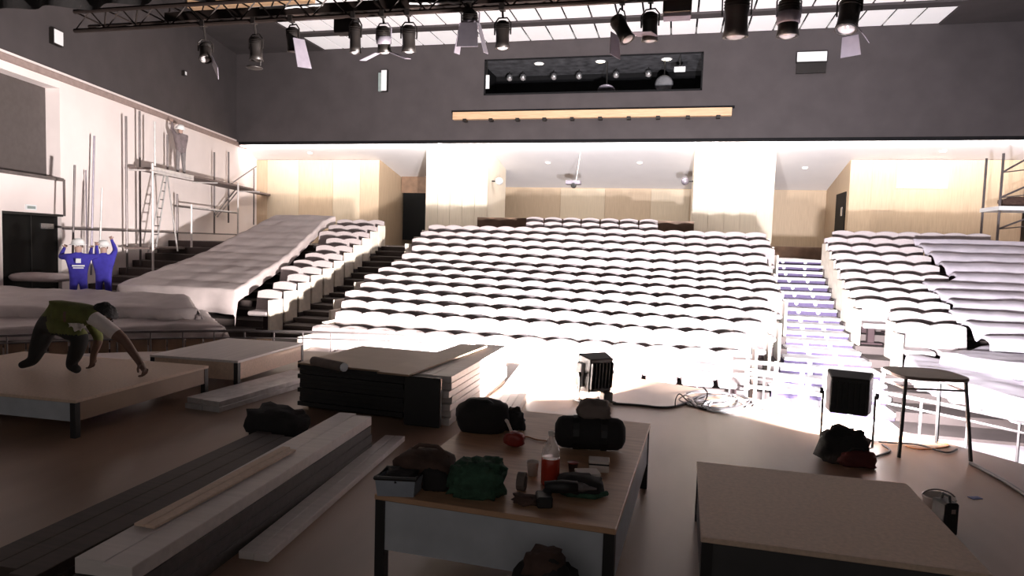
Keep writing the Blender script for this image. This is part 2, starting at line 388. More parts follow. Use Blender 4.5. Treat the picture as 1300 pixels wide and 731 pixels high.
# black border
mb = MB()
def bfn(u, v):
    x = lerp(-14.2, 9.9, u); return (x, 7.6+.10*math.sin(x*7)+.05*math.sin(x*3.1), lerp(CZ-1.17+.05*noise.noise(Vector((x*1.3, 0, 0))), CZ+1.6, v))
mb.grid(bfn, 260, 2)
solo('stage_border', mb, M['black2'], 'black cloth border hanging across the top of the stage', 'curtain', (-2.4, 7.6, CZ+1.6), smooth=True)

# ------------------------------------------------------------------ rear of the hall
RB_, BX = 33.1, 29.0
def zs(d): return CZ - .21*(d-EDG)
mb = MB().hexa([(X0, EDG, zs(EDG)), (X1, EDG, zs(EDG)), (X1, 34, zs(34)), (X0, 34, zs(34)), (X0, EDG, zs(EDG)+.2), (X1, EDG, zs(EDG)+.2), (X1, 34, zs(34)+.2), (X0, 34, zs(34)+.2)])
struct('ceiling.001', mb, M['soffit'], label='white sloping soffit over the rear of the hall', cat='ceiling')
ZB = 1.0
struct('wall_back', MB().bounds(X0, X1, RB_, RB_+.3, ZB, zs(RB_)+.3), M['wood'], label='pale timber back wall', cat='wall')
def panelled(o, x0, x1, y, z0, zt_, xs, mats, zsplit=None):
    for i in range(len(xs)-1):
        part(o, 'panel', MB().bounds(xs[i]+.006, xs[i+1]-.006, y-.03, y+.005, z0, zt_), mats[i % len(mats)])
def bay(name, label, x0, x1, y0, y1, z0, top, m, xs, mats):
    o = struct(name, MB().bounds(x0, x1, y0, y1, z0, top), m, label=label, cat='wall')
    panelled(o, x0, x1, y0, z0, top-.02, xs, mats); return o
LX0, LX1 = -20.4, -13.45
bay('wall_rear_left', 'timber clad block at the rear left', LX0, LX1, BX, RB_+.1, ZB, zs(BX)-.02, M['wood'], [-20.3, -19.3, -17.6, -15.8, -14.4, LX1], [M['wood'], M['wood2']])
PX = [(-10.5, -7.75), (.62, 3.6)]
for i, (a, b) in enumerate(PX):
    xs = [lerp(a, b, q/5) for q in range(6)]
    o = bay('wall_pier_'+('left', 'right')[i], ('whitish timber pier left of the rear recess', 'whitish timber pier right of the rear recess')[i], a, b, EDG+.55, EDG+3.6, ZB, zs(EDG+.55)+.05, M['woodw'], xs, [M['woodw']])
RX0, RX1 = 6.6, 12.6
o = bay('wall_rear_right', 'timber clad block at the rear right', RX0, RX1, BX, RB_+.1, ZB, zs(BX)-.02, M['wood'], [RX0, 8.2, 8.2, 12.5], [M['wood'], M['wood']])
for (a, b, z0, z1, m) in ((8.25, 10.05, 4.45, zs(BX)-.03, 'wood2'), (7.4, 8.2, 3.6, zs(BX)-.03, 'wood')):
    part(o, 'panel', MB().bounds(a, b, BX-.045, BX-.02, z0, z1), M[m])
d2 = struct('door_2', MB().bounds(RX0-.04, RX0+.01, BX+.35, BX+1.95, 1.9, 4.35), M['door'], label='black door in the side of the rear right block', cat='door')
part(d2, 'door_plate', MB().bounds(RX0-.055, RX0-.03, BX+.7, BX+.95, 3.4, 3.75), M['chrome'])
d3 = struct('door_3', MB().bounds(-13.30, -10.52, RB_-1.6, RB_-1.5, 1.9, 4.25), M['door'], label='black doorway at the top of the left aisle', cat='door')
part(d3, 'door_head', MB().bounds(-13.4, -10.5, RB_-1.62, RB_-1.5, 4.25, 6.0), M['brown'])
struct('wall_parapet', MB().bounds(-6.9, .6, 23.1, 23.25, 1.5, EYE+.93), M['brown'], label='low parapet behind the top centre row, browned to show shade', cat='wall')  # shade on the unlit wood is put into the brown
struct('wall_parapet_right', MB().bounds(2.4, 6.6, 26.2, 26.35, 1.5, EYE+.22), M['brown'], label='low brown step front at the head of the right aisle', cat='wall')
# recess panels on the back wall
for xs in ([-7.7, -5.6, -3.4, -1.2, .6],):
    for i in range(len(xs)-1):
        o = struct('trim_%d' % (6+i), MB().bounds(xs[i]+.01, xs[i+1]-.01, RB_-.035, RB_+.01, ZB, zs(RB_)-.04), M['wood2'] if i % 2 else M['wood'], label=('leftmost','second','third','rightmost')[i]+' timber panel at the back of the recess', cat='panel')
# downlights; the four over the piers are added to brighten them
DL = [(-16.5, 28.1, 'over the rear left block'), (-5.6, 29.4, 'left in the recess soffit'), (-1.6, 29.4, 'right in the recess soffit'), (5.1, 30.0, 'over the right aisle head'), (9.5, 28.1, 'over the rear right block'), (-9.8, 27.08, 'added as fill over the left half of the left pier'), (-8.45, 27.08, 'added as fill over the right half of the left pier'), (1.35, 27.08, 'added as fill over the left half of the right pier'), (2.9, 27.08, 'added as fill over the right half of the right pier')]
for x, y, wh in DL:
    z = zs(y)
    t = thing('downlight', 'small round downlight '+wh, 'downlight', (x, y, z), group='rear soffit downlights')
    part(t, 'rim', MB().lathe([(.11, -.03), (.12, 0), (.12, .02)], (x, y, z), 16), M['sign'])
    part(t, 'glow', MB().lathe([(.085, -.034), (.085, -.028)], (x, y, z), 16), M['dl'])
    ld = bpy.data.lights.new('downlight', 'SPOT'); ld.energy = 130 if y > 27.5 else 900; ld.color = (1, .86, .66) if y > 27.5 else (1, .93, .84); ld.spot_size = 2.6; ld.spot_blend = .8; ld.shadow_soft_size = .09
    lo = bpy.data.objects.new('downlight_lamp', ld); C.objects.link(lo); lo.parent = t; lo.location = (0, 0, -.05)
# projector and small cameras in the recess
p = Pd(728, 232, 28.2)
t = thing('projector', 'small projector hanging on a thin rod in the recess', 'projector', (p.x, p.y, p.z))
part(t, 'body', MB().box(p, (.62, .42, .16)), M['signdark'] if False else M['flap'], bevel=.02)
part(t, 'lens', MB().lathe([(.11, 0), (.11, .12), (.07, .14)], (p.x+.05, p.y-.2, p.z-.14), 12, Matrix.Rotation(PI/2, 3, 'X')), M['black'])
part(t, 'rod', MB().tube([(p.x+.1, p.y, p.z), (p.x+.25, p.y, zs(p.y)+.02)], .018, 6), M['paper'])
for px, py, xx, lab in ((622, 230, -7.75, 'white round wall speaker on the left pier'), (866, 230, .62, 'grey wall camera on the inner side of the right pier')):
    q = Pd(px, py, 28.0); s_ = 1 if xx < -3 else -1
    t = thing('wall_speaker' if s_ > 0 else 'wall_camera', lab, 'speaker' if s_ > 0 else 'camera', (xx, 28.0, q.z))
    part(t, 'bracket', MB().tube([(xx, 28, q.z), (xx+s_*.22, 28, q.z)], .03, 8), M['black'])
    part(t, 'body', MB().lathe([(.10, -.2), (.15, -.1), (.15, .1), (.10, .18)], (xx+s_*.32, 28, q.z), 14, Matrix.Rotation(PI/2, 3, 'X')), M['sign'] if s_ > 0 else M['flap'], smooth=True)

# ------------------------------------------------------------------ theatre seats
def seat_meshes():
    wd = .579
    pts = [(-wd/2, .40), (wd/2, .40)]
    for i in range(11):
        x = wd/2 - wd*i/10; pts.append((x, SH - .052*abs(2*x/wd)**2.1))
    b = MB(); n = len(pts)
    tl = math.tan(.2)
    def bk(x, z, y): return (x, y + (z-.4)*tl, z)
    vs_ = [bk(x, z, -.045) for x, z in pts] + [bk(x, z, .045) for x, z in pts]
    b.add(vs_, [tuple(range(n)), tuple(range(n, 2*n))[::-1]] + [(i, i+n, (i+1) % n+n, (i+1) % n) for i in range(n)])
    b.mi[1] = 1; b.mi[2] = 1  # rear and underside coloured dark so shade between rows stays black
    back = b.mesh('backrest', [M['seat'], M['seatbase']], bevel=.007)
    cu = MB().box((0, -.20, .41), (.50, .44, .10), R=Matrix.Rotation(.06, 3, 'X')).mesh('seat_cushion', M['seat'], bevel=.03)
    ba = MB().bounds(-.06, .06, -.08, .06, 0, .42).bounds(-.2, .2, -.16, .1, 0, .03).bounds(-.27, .27, -.06, .05, .36, .42).mesh('base', M['seatbase'])
    pn = MB().bounds(-.025, .025, -.42, .10, 0, .72).mesh('side_panel', M['endpanel'], bevel=.008)
    return back, cu, ba, pn
SB, SC, SBA, SP = seat_meshes()
nseat = 0
def seat(x, y, z, label, group, end=0, lift=1):
    global nseat; nseat += 1
    o = bpy.data.objects.new('theatre_seat', None); C.objects.link(o); o.location = (x, y, z); o.empty_display_size = .1
    tag(o, label, 'seat', group)
    inst('backrest', SB, o); inst('seat_cushion', SC, o); inst('base', SBA, o)
    if end: inst('side_panel', SP, o, (end*.31, 0, 0))
SW = .58
for r in range(13, 0, -1):
    a, b = interp(UL, r), interp(UR, r); n = round((b-a)/SW); mid = (a+b)/2
    for i in range(n):
        seat(mid + (i-(n-1)/2)*SW, drow(r), zfl(r), f'pale theatre seat, {ordinal(i+1)} from left in {ordinal(14-r)} centre block row from stage', 'centre block theatre seats', -1 if i == 0 else (1 if i == n-1 else 0))
for r in (0, -1):
    xa = Pd(667, 281, drow(r)).x; xb = Pd(836, 281, drow(r)).x; n = int((xb-xa)/SW)
    for i in range(n):
        seat(lerp(xa, xb, (i+.5)/n), drow(r), zfl(r), f'theatre seat, {ordinal(i+1)} from left in the short {"hindmost" if r else "last but one"} centre row', 'short rows at the top of the centre block')
# right block: open seats beside the aisle, the rest under a sheet
RL = {0: 4.5, 1: 4.16, 3: 4.0, 8: 3.72, 9: 4.2, 11: 4.15}
for j in range(11, 0, -1):
    k = j - .6; a = 4.45 if j == 1 else interp({2: 4.1, 4: 4.0, 9: 3.72, 10: 4.15, 11: 4.05}, j)
    n = 7 if j == 1 else (4 if j <= 6 else (3 if j <= 9 else 2))
    for i in range(n):
        seat(a + (i+.5)*SW, drow(k), zfl(k), f'pale theatre seat, {ordinal(i+1)} from aisle in {ordinal(12-j)} open right block row from stage', 'right block theatre seats', -1 if i == 0 else 0)
# left block
for j in range(11, 0, -1):
    k = j - .6; b = lerp(-9.65, -8.75, (j-1)/10)
    n = 3 if j <= 3 else (2 if j <= 8 else 1)
    for i in range(n):
        seat(b - (i+.5)*SW, drow(k), zfl(k), f'pale theatre seat, {ordinal(i+1)} from aisle in {ordinal(12-j)} open left block row from stage', 'left block theatre seats', 1 if i == 0 else 0)

# ------------------------------------------------------------------ dust sheets
def kd(d): return 13-(d-D13)/PITCHR
def sheet(name, label, xl, xr, d0, d1, off, rowdip, m, seed, hang=.5, wav=.03, nu=60, nv=120, side=.5):
    """cloth over the seat rows; xl, xr: functions of t along depth; edges hang down"""
    def fn(u, v):
        d = lerp(d0, d1, max(0, min(1, (v-.06)/.94))); t = (d-d0)/(d1-d0)
        k = kd(d); z = ztop(k) + off
        ph = (k-off_k) % 1.0
        z -= rowdip*(.5-.5*math.cos(2*PI*ph))**2
        x = lerp(xl(t), xr(t), max(0, min(1, (u-.05)/.90)))
        z += wav*noise.noise(Vector((x*1.3, d*1.1, seed)))*2 + wav*.6*noise.noise(Vector((x*4, d*3, seed+4)))
        if v < .06: z -= hang*(1-v/.06); d -= .06*(1-v/.06)+.05*math.sin(x*5)*(1-v/.06)
        if u < .05: z -= side*(1-u/.05)
        if u > .95: z -= side*.55*((u-.95)/.05)
        return (x, d, z)
    off_k = .4
    mb = MB().grid(fn, nu, nv)
    return solo(name, mb, m, label, 'dust sheet', (xl(.5), (d0+d1)/2, ztop(kd((d0+d1)/2))), smooth=True)
sheet('dust_sheet', 'pinkish plastic dust sheet draped over the upper left seat rows', lambda t: lerp(-12.9, -13.9, t), lambda t: lerp(-9.6, -11.55, min(1, t*1.1)), 13.3, 21.4, .06, .02, M['film'], 1, hang=.55, nu=50, nv=150, wav=.014)
def rlx(t):
    k = kd(lerp(12.7, 20.3, t)); return 6.30 if k < 5.6 else (lerp(6.30, 5.45, min(1, (k-5.6)/.6)) if k < 8.6 else lerp(5.45, 5.20, min(1, (k-8.6)/.6)))
sheet('dust_sheet', 'grey lilac plastic sheet draped over the right seat rows', rlx, lambda t: lerp(8.5, 9.2, t), 12.7, 20.3, .04, .16, M['filmr'], 2, hang=.5, nu=50, nv=170, wav=.018, side=.05)
def flat_sheet(name, label, poly4, zc, m, seed, amp=.05, nu=40, nv=30, hang=.25, fold=.0):
    a, b, c, d = [Vector(p) for p in poly4]         # front-left, front-right, back-right, back-left (with z)
    def fn(u, v):
        uu = max(0, min(1, (u-.06)/.88)); vv = max(0, min(1, (v-.08)/.84))
        p = (a.lerp(b, uu)).lerp(d.lerp(c, uu), vv)
        z = p.z + amp*2*noise.noise(Vector((p.x*1.1, p.y*1.3, seed))) + amp*noise.noise(Vector((p.x*3, p.y*3.3, seed+2)))
        e = max(max(0, .06-u, u-.94)/.06, max(0, .08-v, v-.92)/.08); z -= hang*e
        out = .08*e*math.sin((u+v)*60)
        return (p.x+out*.6, p.y+out, z)
    return solo(name, MB().grid(fn, nu, nv), m, label, 'dust sheet', (a+b+c+d)/4, smooth=True)
# front left: two broad sheets over the lowest rows, one small bundle
def Pz(px, py, z): return P(px, py, z)
zA, zB_ = .52, .26
flat_sheet('dust_sheet', 'broad pinkish plastic sheet over the front left rows behind the crouching worker', [Pz(-40, 388, zA-.10), Pz(252, 392, zA-.10), Pz(238, 374, zA+.08), Pz(-10, 362, zA+.08)], 0, M['film'], 5, .03, hang=.22)
flat_sheet('dust_sheet', 'lowest plastic sheet over the front left row above the balustrade', [Pz(-60, 416, zB_-.10), Pz(286, 414, zB_-.08), Pz(262, 394, zB_), Pz(-40, 392, zB_)], 0, M['film'], 6, .03, hang=.22)
q = P(52, 356, .60)
solo('folded_sheet', MB().blob((q.x, q.y, .68), (.72, .4, .12), 3, .12, rz=.2), M['film'], 'small folded pale sheet lying in front of the black double door', 'dust sheet', (q.x, q.y, .6), smooth=True)
# front right
flat_sheet('dust_sheet', 'lilac sheet spread over the front right row behind the folding table', [Pz(1195, 446, .30), Pz(1420, 488, .30), Pz(1420, 446, .34), Pz(1262, 436, .34)], 0, M['filmr'], 8, .03, hang=.22)
flat_sheet('dust_sheet', 'pale sheet over the low right row along the balustrade', [Pz(1165, 470, .10), Pz(1400, 540, .10), Pz(1400, 490, .12), Pz(1150, 448, .12)], 0, M['filmr'], 9, .02, hang=.3)

# ------------------------------------------------------------------ curved balustrade
bal = thing('balustrade', 'low curved steel balustrade in front of the first seat row', 'railing', (AC.x, AC.y+RB, LOW))
A0, A1 = math.radians(22), math.radians(158)
for z, r in ((.20, .022), (.08, .014)):
    part(bal, 'rail', MB().tube([(x, y, z) for x, y in arc(RB, A0, A1, 90)], r, 6), M['steel'])
for (x, y) in arc(RB, A0, A1, 44): part(bal, 'post', MB().tube([(x, y, LOW), (x, y, .20)], .014, 6), M['steel'])
nb = 26
for i in range(nb):
    b0, b1 = lerp(math.radians(112), A1, i/nb), lerp(math.radians(112), A1, (i+1)/nb)-.003
    p0_, p1_ = arc(RB+.06, b0, b1, 1); q0, q1 = arc(RB+.10, b0, b1, 1)
    part(bal, 'panel', MB().hexa([(*p0_, LOW), (*q0, LOW), (*q1, LOW), (*p1_, LOW), (*p0_, .06), (*q0, .06), (*q1, .06), (*p1_, .06)]), M['brown'])
# white gate in front of the right aisle
ga = thing('aisle_gate', 'white two-rail gate at the foot of the right aisle stairs', 'gate', (3.0, 10.6, LOW))
gp = [Pd(948, 478, 10.75), Pd(985, 476, 10.7), Pd(1018, 480, 10.6), Pd(1047, 487, 10.5)]
for zz in (.16, -.02, -.22):
    part(ga, 'rail', MB().tube([(p.x, p.y, zz) for p in gp], .028, 8), M['white_steel'])
for p in gp: part(ga, 'post', MB().tube([(p.x, p.y, LOW), (p.x, p.y, .2)], .03, 8), M['white_steel'])

# ------------------------------------------------------------------ scaffolds
sc = thing('scaffold', 'tube scaffold with plank deck along the left wall', 'scaffold', wp(6, .8, 0))
ZD2 = EYE + 2.07
def swp(px, off, z): return wp(ws(px, off), off, z)
def floor_left(d): return zfl(kd(d))
for px, off, z0, z1, m in ((161, .3, None, 5.45, 'steel'), (178, .32, None, 5.75, 'steel'), (213, .3, 3.9, 5.3, 'steel'), (225, .3, None, 3.3, 'steel'), (272, .3, None, 5.2, 'steel'), (290, .3, 2.4, 5.4, 'steel'), (322, .3, 2.4, 5.0, 'steel'), (345, .3, None, 5.1, 'steel'),
                           (194, 1.25, None, 4.0, 'white_steel'), (243, 1.25, None, 2.9, 'white_steel'), (302, 1.25, None, 4.0, 'white_steel'), (197, .9, 3.9, 5.4, 'white_steel')):
    a = swp(px, off, 0); zf = floor_left(a.y) if z0 is None else z0
    part(sc, 'post', MB().tube([(a.x, a.y, zf), (a.x, a.y, z1)], .035, 7), M[m])
a, b = swp(165, .3, ZD2), swp(345, .3, ZD2)
for i in range(4):
    o0 = .28+.24*i; s0, s1 = ws(165, .3), ws(345, .3)
    mb = MB(); wbox(mb, s0+.1*(i % 2), (s1 if i < 2 else lerp(s0, s1, .62)), o0, o0+.22, ZD2-.07, ZD2)
    part(sc, 'plank', mb, M['plank'])
s0, s1 = ws(162, .3), ws(345, .3)
for (sa, sb, off, z, m, r) in ((ws(80, .3), ws(225, .3), .3, EYE+.06, 'steel', .032), (ws(225, .3), ws(300, .3), .3, EYE+.06, 'steel', .028), (ws(192, 1.25), ws(245, 1.25), 1.25, ZD2-.14, 'white_steel', .035), (ws(222, .3), ws(300, .3), .3, EYE+1.0, 'steel', .028), (ws(243, 1.25), ws(302, 1.25), 1.25, EYE+.95, 'white_steel', .028)):
    part(sc, 'ledger', MB().tube([wp(sa, off, z), wp(sb, off, z)], r, 7), M[m])
for px in (164, 197, 244, 302): part(sc, 'transom', MB().tube([swp(px, .3, ZD2-.1), wp(ws(px, .3), 1.25, ZD2-.1)], .028, 7), M['white_steel'])
for (pa, za, pb, zb) in ((272, 2.6, 302, 4.0), (290, 3.95, 325, 5.1), (276, 2.6, 306, 4.0)):
    part(sc, 'brace', MB().tube([swp(pa, .5, za), swp(pb, .5, zb)], .025, 6), M['steel'])
mb = MB(); wbox(mb, ws(164, .6), ws(224, .6), .45, 1.1, EYE-.50, EYE-.44); part(sc, 'plank', mb, M['plank'])
mb = MB(); wbox(mb, ws(188, 1.1), ws(240, 1.1), 1.22, 1.27, ZD2-.2, ZD2-.02); part(sc, 'toe_board', mb, M['white_steel'])
# right scaffold
rs = thing('scaffold', 'tube scaffold with white plank at the far right wall', 'scaffold', (10.6, 25, 2.5))
q0 = Pd(1270, 250, 24.6)
for dx, dy in ((0, 0), (1.5, 0), (0, 1.2), (1.5, 1.2)):
    part(rs, 'post', MB().tube([(q0.x+dx, q0.y+dy, zfl(.4)), (q0.x+dx, q0.y+dy, EYE+3.35)], .04, 7), M['steel'])
for zz in (.0, .35): pass
for za, zb in ((EYE+2.75, EYE+3.75), (EYE+1.95, EYE+2.75), (EYE+.95, EYE+1.65)):
    part(rs, 'brace', MB().tube([(q0.x, q0.y, za), (q0.x+1.5, q0.y-.05, zb)], .032, 6), M['steel'])
    part(rs, 'ledger', MB().tube([(q0.x, q0.y, za), (q0.x+1.5, q0.y, za+.2)], .02, 6), M['steel'])
part(rs, 'plank', MB().bounds(q0.x-.05, q0.x+1.6, q0.y-.1, q0.y+1.3, EYE+1.55, EYE+1.68), M['sign'])
solo('folded_sheet', MB().blob((q0.x+.85, q0.y+.5, EYE+1.84), (.6, .4, .18), 12, .25), M['dbrown'], 'brown cloth bundle lying on the right scaffold plank', 'cloth', (q0.x+1.2, q0.y+.5, EYE+1.7), smooth=True)

# ladder on the scaffold
la = thing('step_ladder', 'aluminium step ladder standing against the scaffold deck', 'ladder', swp(200, 1.0, EYE-.44))
top_ = swp(209, 1.0, ZD2-.12); f1, f2 = swp(188, 1.0, EYE-.6), swp(206, 1.15, EYE-.55)
sd = WD*.18
for a, b in ((f1, top_), (f1+sd*2.4, top_+sd)): part(la, 'stile', MB().tube([a, b], .026, 6), M['alu'])
part(la, 'rear_leg', MB().tube([f2+WN*.4+sd, top_+sd], .024, 6), M['alu'])
for i in range(1, 9):
    q = i/9; part(la, 'rung', MB().tube([f1.lerp(top_, q), (f1+sd*2.4).lerp(top_+sd, q)], .02, 6), M['steel'])

# ------------------------------------------------------------------ people
def skin_body(name, par, top, joints, edges, matsel, mats, root, fix=None):
    """joints: {name: (Vector, radius)}; one continuous surface grown over the joint graph"""
    names = list(joints); idx = {n: i for i, n in enumerate(names)}
    me = bpy.data.meshes.new(name+'_bones'); me.from_pydata([tuple(joints[n][0]) for n in names], [(idx[a], idx[b]) for a, b in edges], [])
    ob = bpy.data.objects.new(name+'_bones', me); C.objects.link(ob)
    ob.modifiers.new('skin', 'SKIN'); ob.modifiers['skin'].use_smooth_shade = True
    sub = ob.modifiers.new('sub', 'SUBSURF'); sub.levels = 3; sub.render_levels = 3
    if not me.skin_vertices: me.attributes.new('skin', 'FLOAT', 'POINT')
    sv = me.skin_vertices[0].data
    for n in names:
        r = joints[n][1]; r = r if isinstance(r, tuple) else (r, r)
        sv[idx[n]].radius = r; sv[idx[n]].use_root = (n == root)
    dg = bpy.context.evaluated_depsgraph_get(); dg.update()
    m2 = bpy.data.meshes.new_from_object(ob.evaluated_get(dg)); m2.name = name
    bpy.data.objects.remove(ob)
    m2.materials.clear()
    for m in mats: m2.materials.append(m)
    rad = lambda n: (max(joints[n][1]) if isinstance(joints[n][1], tuple) else joints[n][1])
    segs = [(joints[a][0], joints[b][0], matsel(a, b), rad(a), rad(b)) for a, b in edges]
    for p in m2.polygons:
        c = p.center; best = None
        for a, b, s_, ra_, rb_ in segs:
            ab = b-a; t = max(0, min(1, (c-a).dot(ab)/max(1e-9, ab.length_squared))); d = (c-(a+ab*t)).length - lerp(ra_, rb_, t)
            if best is None or d < best[0]: best = (d, s_)
        p.material_index = fix(c, best[1]) if fix else best[1]; p.use_smooth = True
    inv = TM[top].inverted()
    for v in m2.vertices: v.co = inv @ v.co
    o = bpy.data.objects.new(name, m2); C.objects.link(o); o.parent = par
    return o
def hand(J, E, wrist, wpos, dirv, nrm, tag_, curl=.5, s=1.0, thumb=1):
    """palm + five unequal bent fingers; dirv along the palm, nrm towards the palm side"""
    d = dirv.normalized(); n = (nrm - d*nrm.dot(d)).normalized(); sd_ = d.cross(n)
    J[tag_+'palm'] = (wpos + d*.06*s, (.036*s, .022*s)); E.append((wrist, tag_+'palm'))
    for i, (off, ln) in enumerate(((-.030, .068), (-.010, .078), (.011, .073), (.031, .058))):
        b = wpos + d*.098*s + sd_*off*s
        k = tag_+'f%d' % i
        J[k+'a'] = (b, .0095*s); E.append((tag_+'palm', k+'a'))
        p1_ = b + (d*math.cos(curl) + n*math.sin(curl))*ln*.5*s
        p2_ = p1_ + (d*math.cos(curl*2.1) + n*math.sin(curl*2.1))*ln*.5*s
        J[k+'b'] = (p1_, .009*s); J[k+'c'] = (p2_, .0075*s); E.extend([(k+'a', k+'b'), (k+'b', k+'c')])
    b = wpos + d*.035*s - sd_*.030*thumb*s
    J[tag_+'ta'] = (b, .012*s); J[tag_+'tb'] = (b + (d*.7 - sd_*thumb*.7 + n*.3)*.04*s, .010*s); J[tag_+'tc'] = (b + (d*.7 - sd_*thumb*.7 + n*.3)*.04*s + (d*.9+n*.4)*.03*s, .008*s)
    E.extend([(tag_+'palm', tag_+'ta'), (tag_+'ta', tag_+'tb'), (tag_+'tb', tag_+'tc')])
def head_parts(t, c, fwd, up, hairm, helm=None, s=1.0):
    f = fwd.normalized(); u = (up - f*up.dot(f)).normalized(); r = u.cross(f) * -1
    R = Matrix((r, f, u)).transposed()
    part(t, 'nose', MB().add([c+R@Vector(q)*s for q in ((-.016, .098, -.03), (.016, .098, -.03), (0, .128, -.028), (0, .095, .025))], [(0, 1, 2), (0, 2, 3), (1, 3, 2), (0, 3, 1)]), M['skin'])
    for q in (-1, 1):
        part(t, 'ear', MB().lathe([(.0, -.012), (.03, -.006), (.034, .004), (.02, .012)], c+R@Vector((q*.082, 0, -.01))*s, 8, R@Matrix.Rotation(PI/2*q, 3, 'Y')), M['skin'])
        part(t, 'eye', MB().lathe([(.0, -.01), (.012, 0), (.0, .01)], c+R@Vector((q*.034, .094, .012))*s, 8), M['black'])
    part(t, 'mouth', MB().box(c+R@Vector((0, .096, -.062))*s, (.05*s, .012*s, .012*s), R=R), M['dbrown'])
    def cap(rad, zmin, amp, seed):
        mb = MB(); nu, nv = 20, 9; vs_ = []
        for j in range(nv+1):
            th = (PI*.60)*j/nv
            for i in range(nu):
                ph = 2*PI*i/nu; dd = Vector((math.sin(th)*math.cos(ph), math.sin(th)*math.sin(ph), math.cos(th)))
                if j > 5 and dd.y > .35: dd.z = max(dd.z, math.cos(PI*.60*5.2/nv))
                k = rad*(1+amp*noise.noise(dd*6+Vector((seed, 0, 0)))); vs_.append(c + R @ Vector((dd.x*k*.93, dd.y*k*1.05, dd.z*k*1.08)))
        return mb.add(vs_, [(j*nu+i, (j+1)*nu+i, (j+1)*nu+(i+1) % nu, j*nu+(i+1) % nu) for j in range(nv) for i in range(nu)])
    if helm:
        h = MB().lathe([(.165, -.005), (.17, .01), (.135, .015), (.132, .05), (.115, .10), (.07, .14), (.0, .152)], c+R@Vector((0, .01, .025))*s, 20, R)
        hh = part(t, 'helmet', h, M['helmet'], smooth=True)
        part(hh, 'peak', MB().box(c+R@Vector((0, .165, .03))*s, (.16*s, .09*s, .012*s), R=R), M['helmet'], bevel=.004, top=t)
    else:
        part(t, 'hair', cap(.118*s, 0, .16, 3), hairm, smooth=True)

# ---- crouching worker on the left platform
ZP = .35
fe = P(92, 474, ZP); YM = (fe-CAM).dot(CF)
def J_(px, py, dy, r): return (Pc(px, py, YM+dy), r)
t = thing('person', 'person in olive shirt and dark trousers bending down on the left platform', 'person', (fe.x, fe.y, ZP))
foot1 = P(36, 469, ZP); foot2 = P(90, 474, ZP)
J = dict(pelvis=J_(66, 402, .10, (.18, .165)), belly=J_(82, 399, .08, (.165, .16)), chest=J_(101, 397, .04, (.185, .165)), neck=J_(117, 394, 0, .062), head0=J_(124, 396, -.01, .085), head=J_(131, 400, -.03, .088),
 lh=J_(60, 412, .20, .12), lk=J_(49, 440, .20, .092), la=(foot1+Vector((0, .05, .08)), .06), lt=(foot1+Vector((-.09, -.04, .035)), .036),
 rh=J_(76, 414, -.02, .12), rk=J_(104, 428, -.14, .095), ra=(foot2+Vector((0, .0, .08)), .062), rt=(foot2+CX*.12+Vector((0, -.03, .035)), .038),
 s1=J_(118, 402, -.16, .078), e1=J_(158, 432, -.16, .052), w1=J_(176, 458, -.14, .036),
 s2=J_(112, 400, .22, .078), e2=J_(126, 430, .26, .05), w2=J_(118, 452, .24, .034))
sl_ = J['s1'][0].lerp(J['e1'][0], .68); J['sl'] = (sl_, .072)
E = [('pelvis', 'belly'), ('belly', 'chest'), ('chest', 'neck'), ('neck', 'head0'), ('head0', 'head'), ('pelvis', 'lh'), ('lh', 'lk'), ('lk', 'la'), ('la', 'lt'), ('pelvis', 'rh'), ('rh', 'rk'), ('rk', 'ra'), ('ra', 'rt'),
     ('chest', 's1'), ('s1', 'sl'), ('sl', 'e1'), ('e1', 'w1'), ('chest', 's2'), ('s2', 'e2'), ('e2', 'w2')]
hand(J, E, 'w1', J['w1'][0], (Pc(184, 470, YM-.14)-J['w1'][0]), CX*-1+Vector((0, 0, -.3)), 'h1', .9, s=1.25)
hand(J, E, 'w2', J['w2'][0], Vector((-.1, 0, -1)), Vector((-1, 0, -.2)), 'h2', .6, thumb=-1)
def sel(a, b):
    if a in ('pelvis', 'lh', 'lk', 'la', 'rh', 'rk', 'ra') and b not in ('belly',): return 1
    if (a, b) in (('pelvis', 'belly'), ('belly', 'chest'), ('chest', 's2'), ('s2', 'e2'), ('chest', 's1')): return 0
    if (a, b) == ('s1', 'sl'): return 2
    return 3
_p, _ax = J['pelvis'][0], (J['chest'][0]-J['pelvis'][0])
def fixm(c, i):
    q = (c-_p).dot(_ax)/_ax.length_squared
    if i == 1 and q > .22 and c.z > J['belly'][0].z-.175: return 0
    if i == 3 and 0 < q < .85 and c.z > J['belly'][0].z-.175: return 0
    if i == 0 and q < .10 and c.z < J['s2'][0].z-.0 and (c-_p).length < .3: return 1
    return i
skin_body('body', t, t, J, E, sel, [M['hivis'], M['trouser'], M['tee'], M['skin']], 'pelvis', fixm)
hc = J['head'][0]
head_parts(t, hc, CX*.75+CF*-.25+Vector((0, 0, -.65)), CX*.65+Vector((0, 0, .75)), M['hair'], s=1.08)
a_ = Pc(92, 414, YM-.10)
part(t, 'shirt_tail', MB().grid(lambda u, v: Pc(lerp(86, 105, u)+2*math.sin(v*5), lerp(410, 424-abs(u-.5)*8, v), YM-.16+.02*math.sin(u*9)), 8, 6), M['tee'], smooth=True)

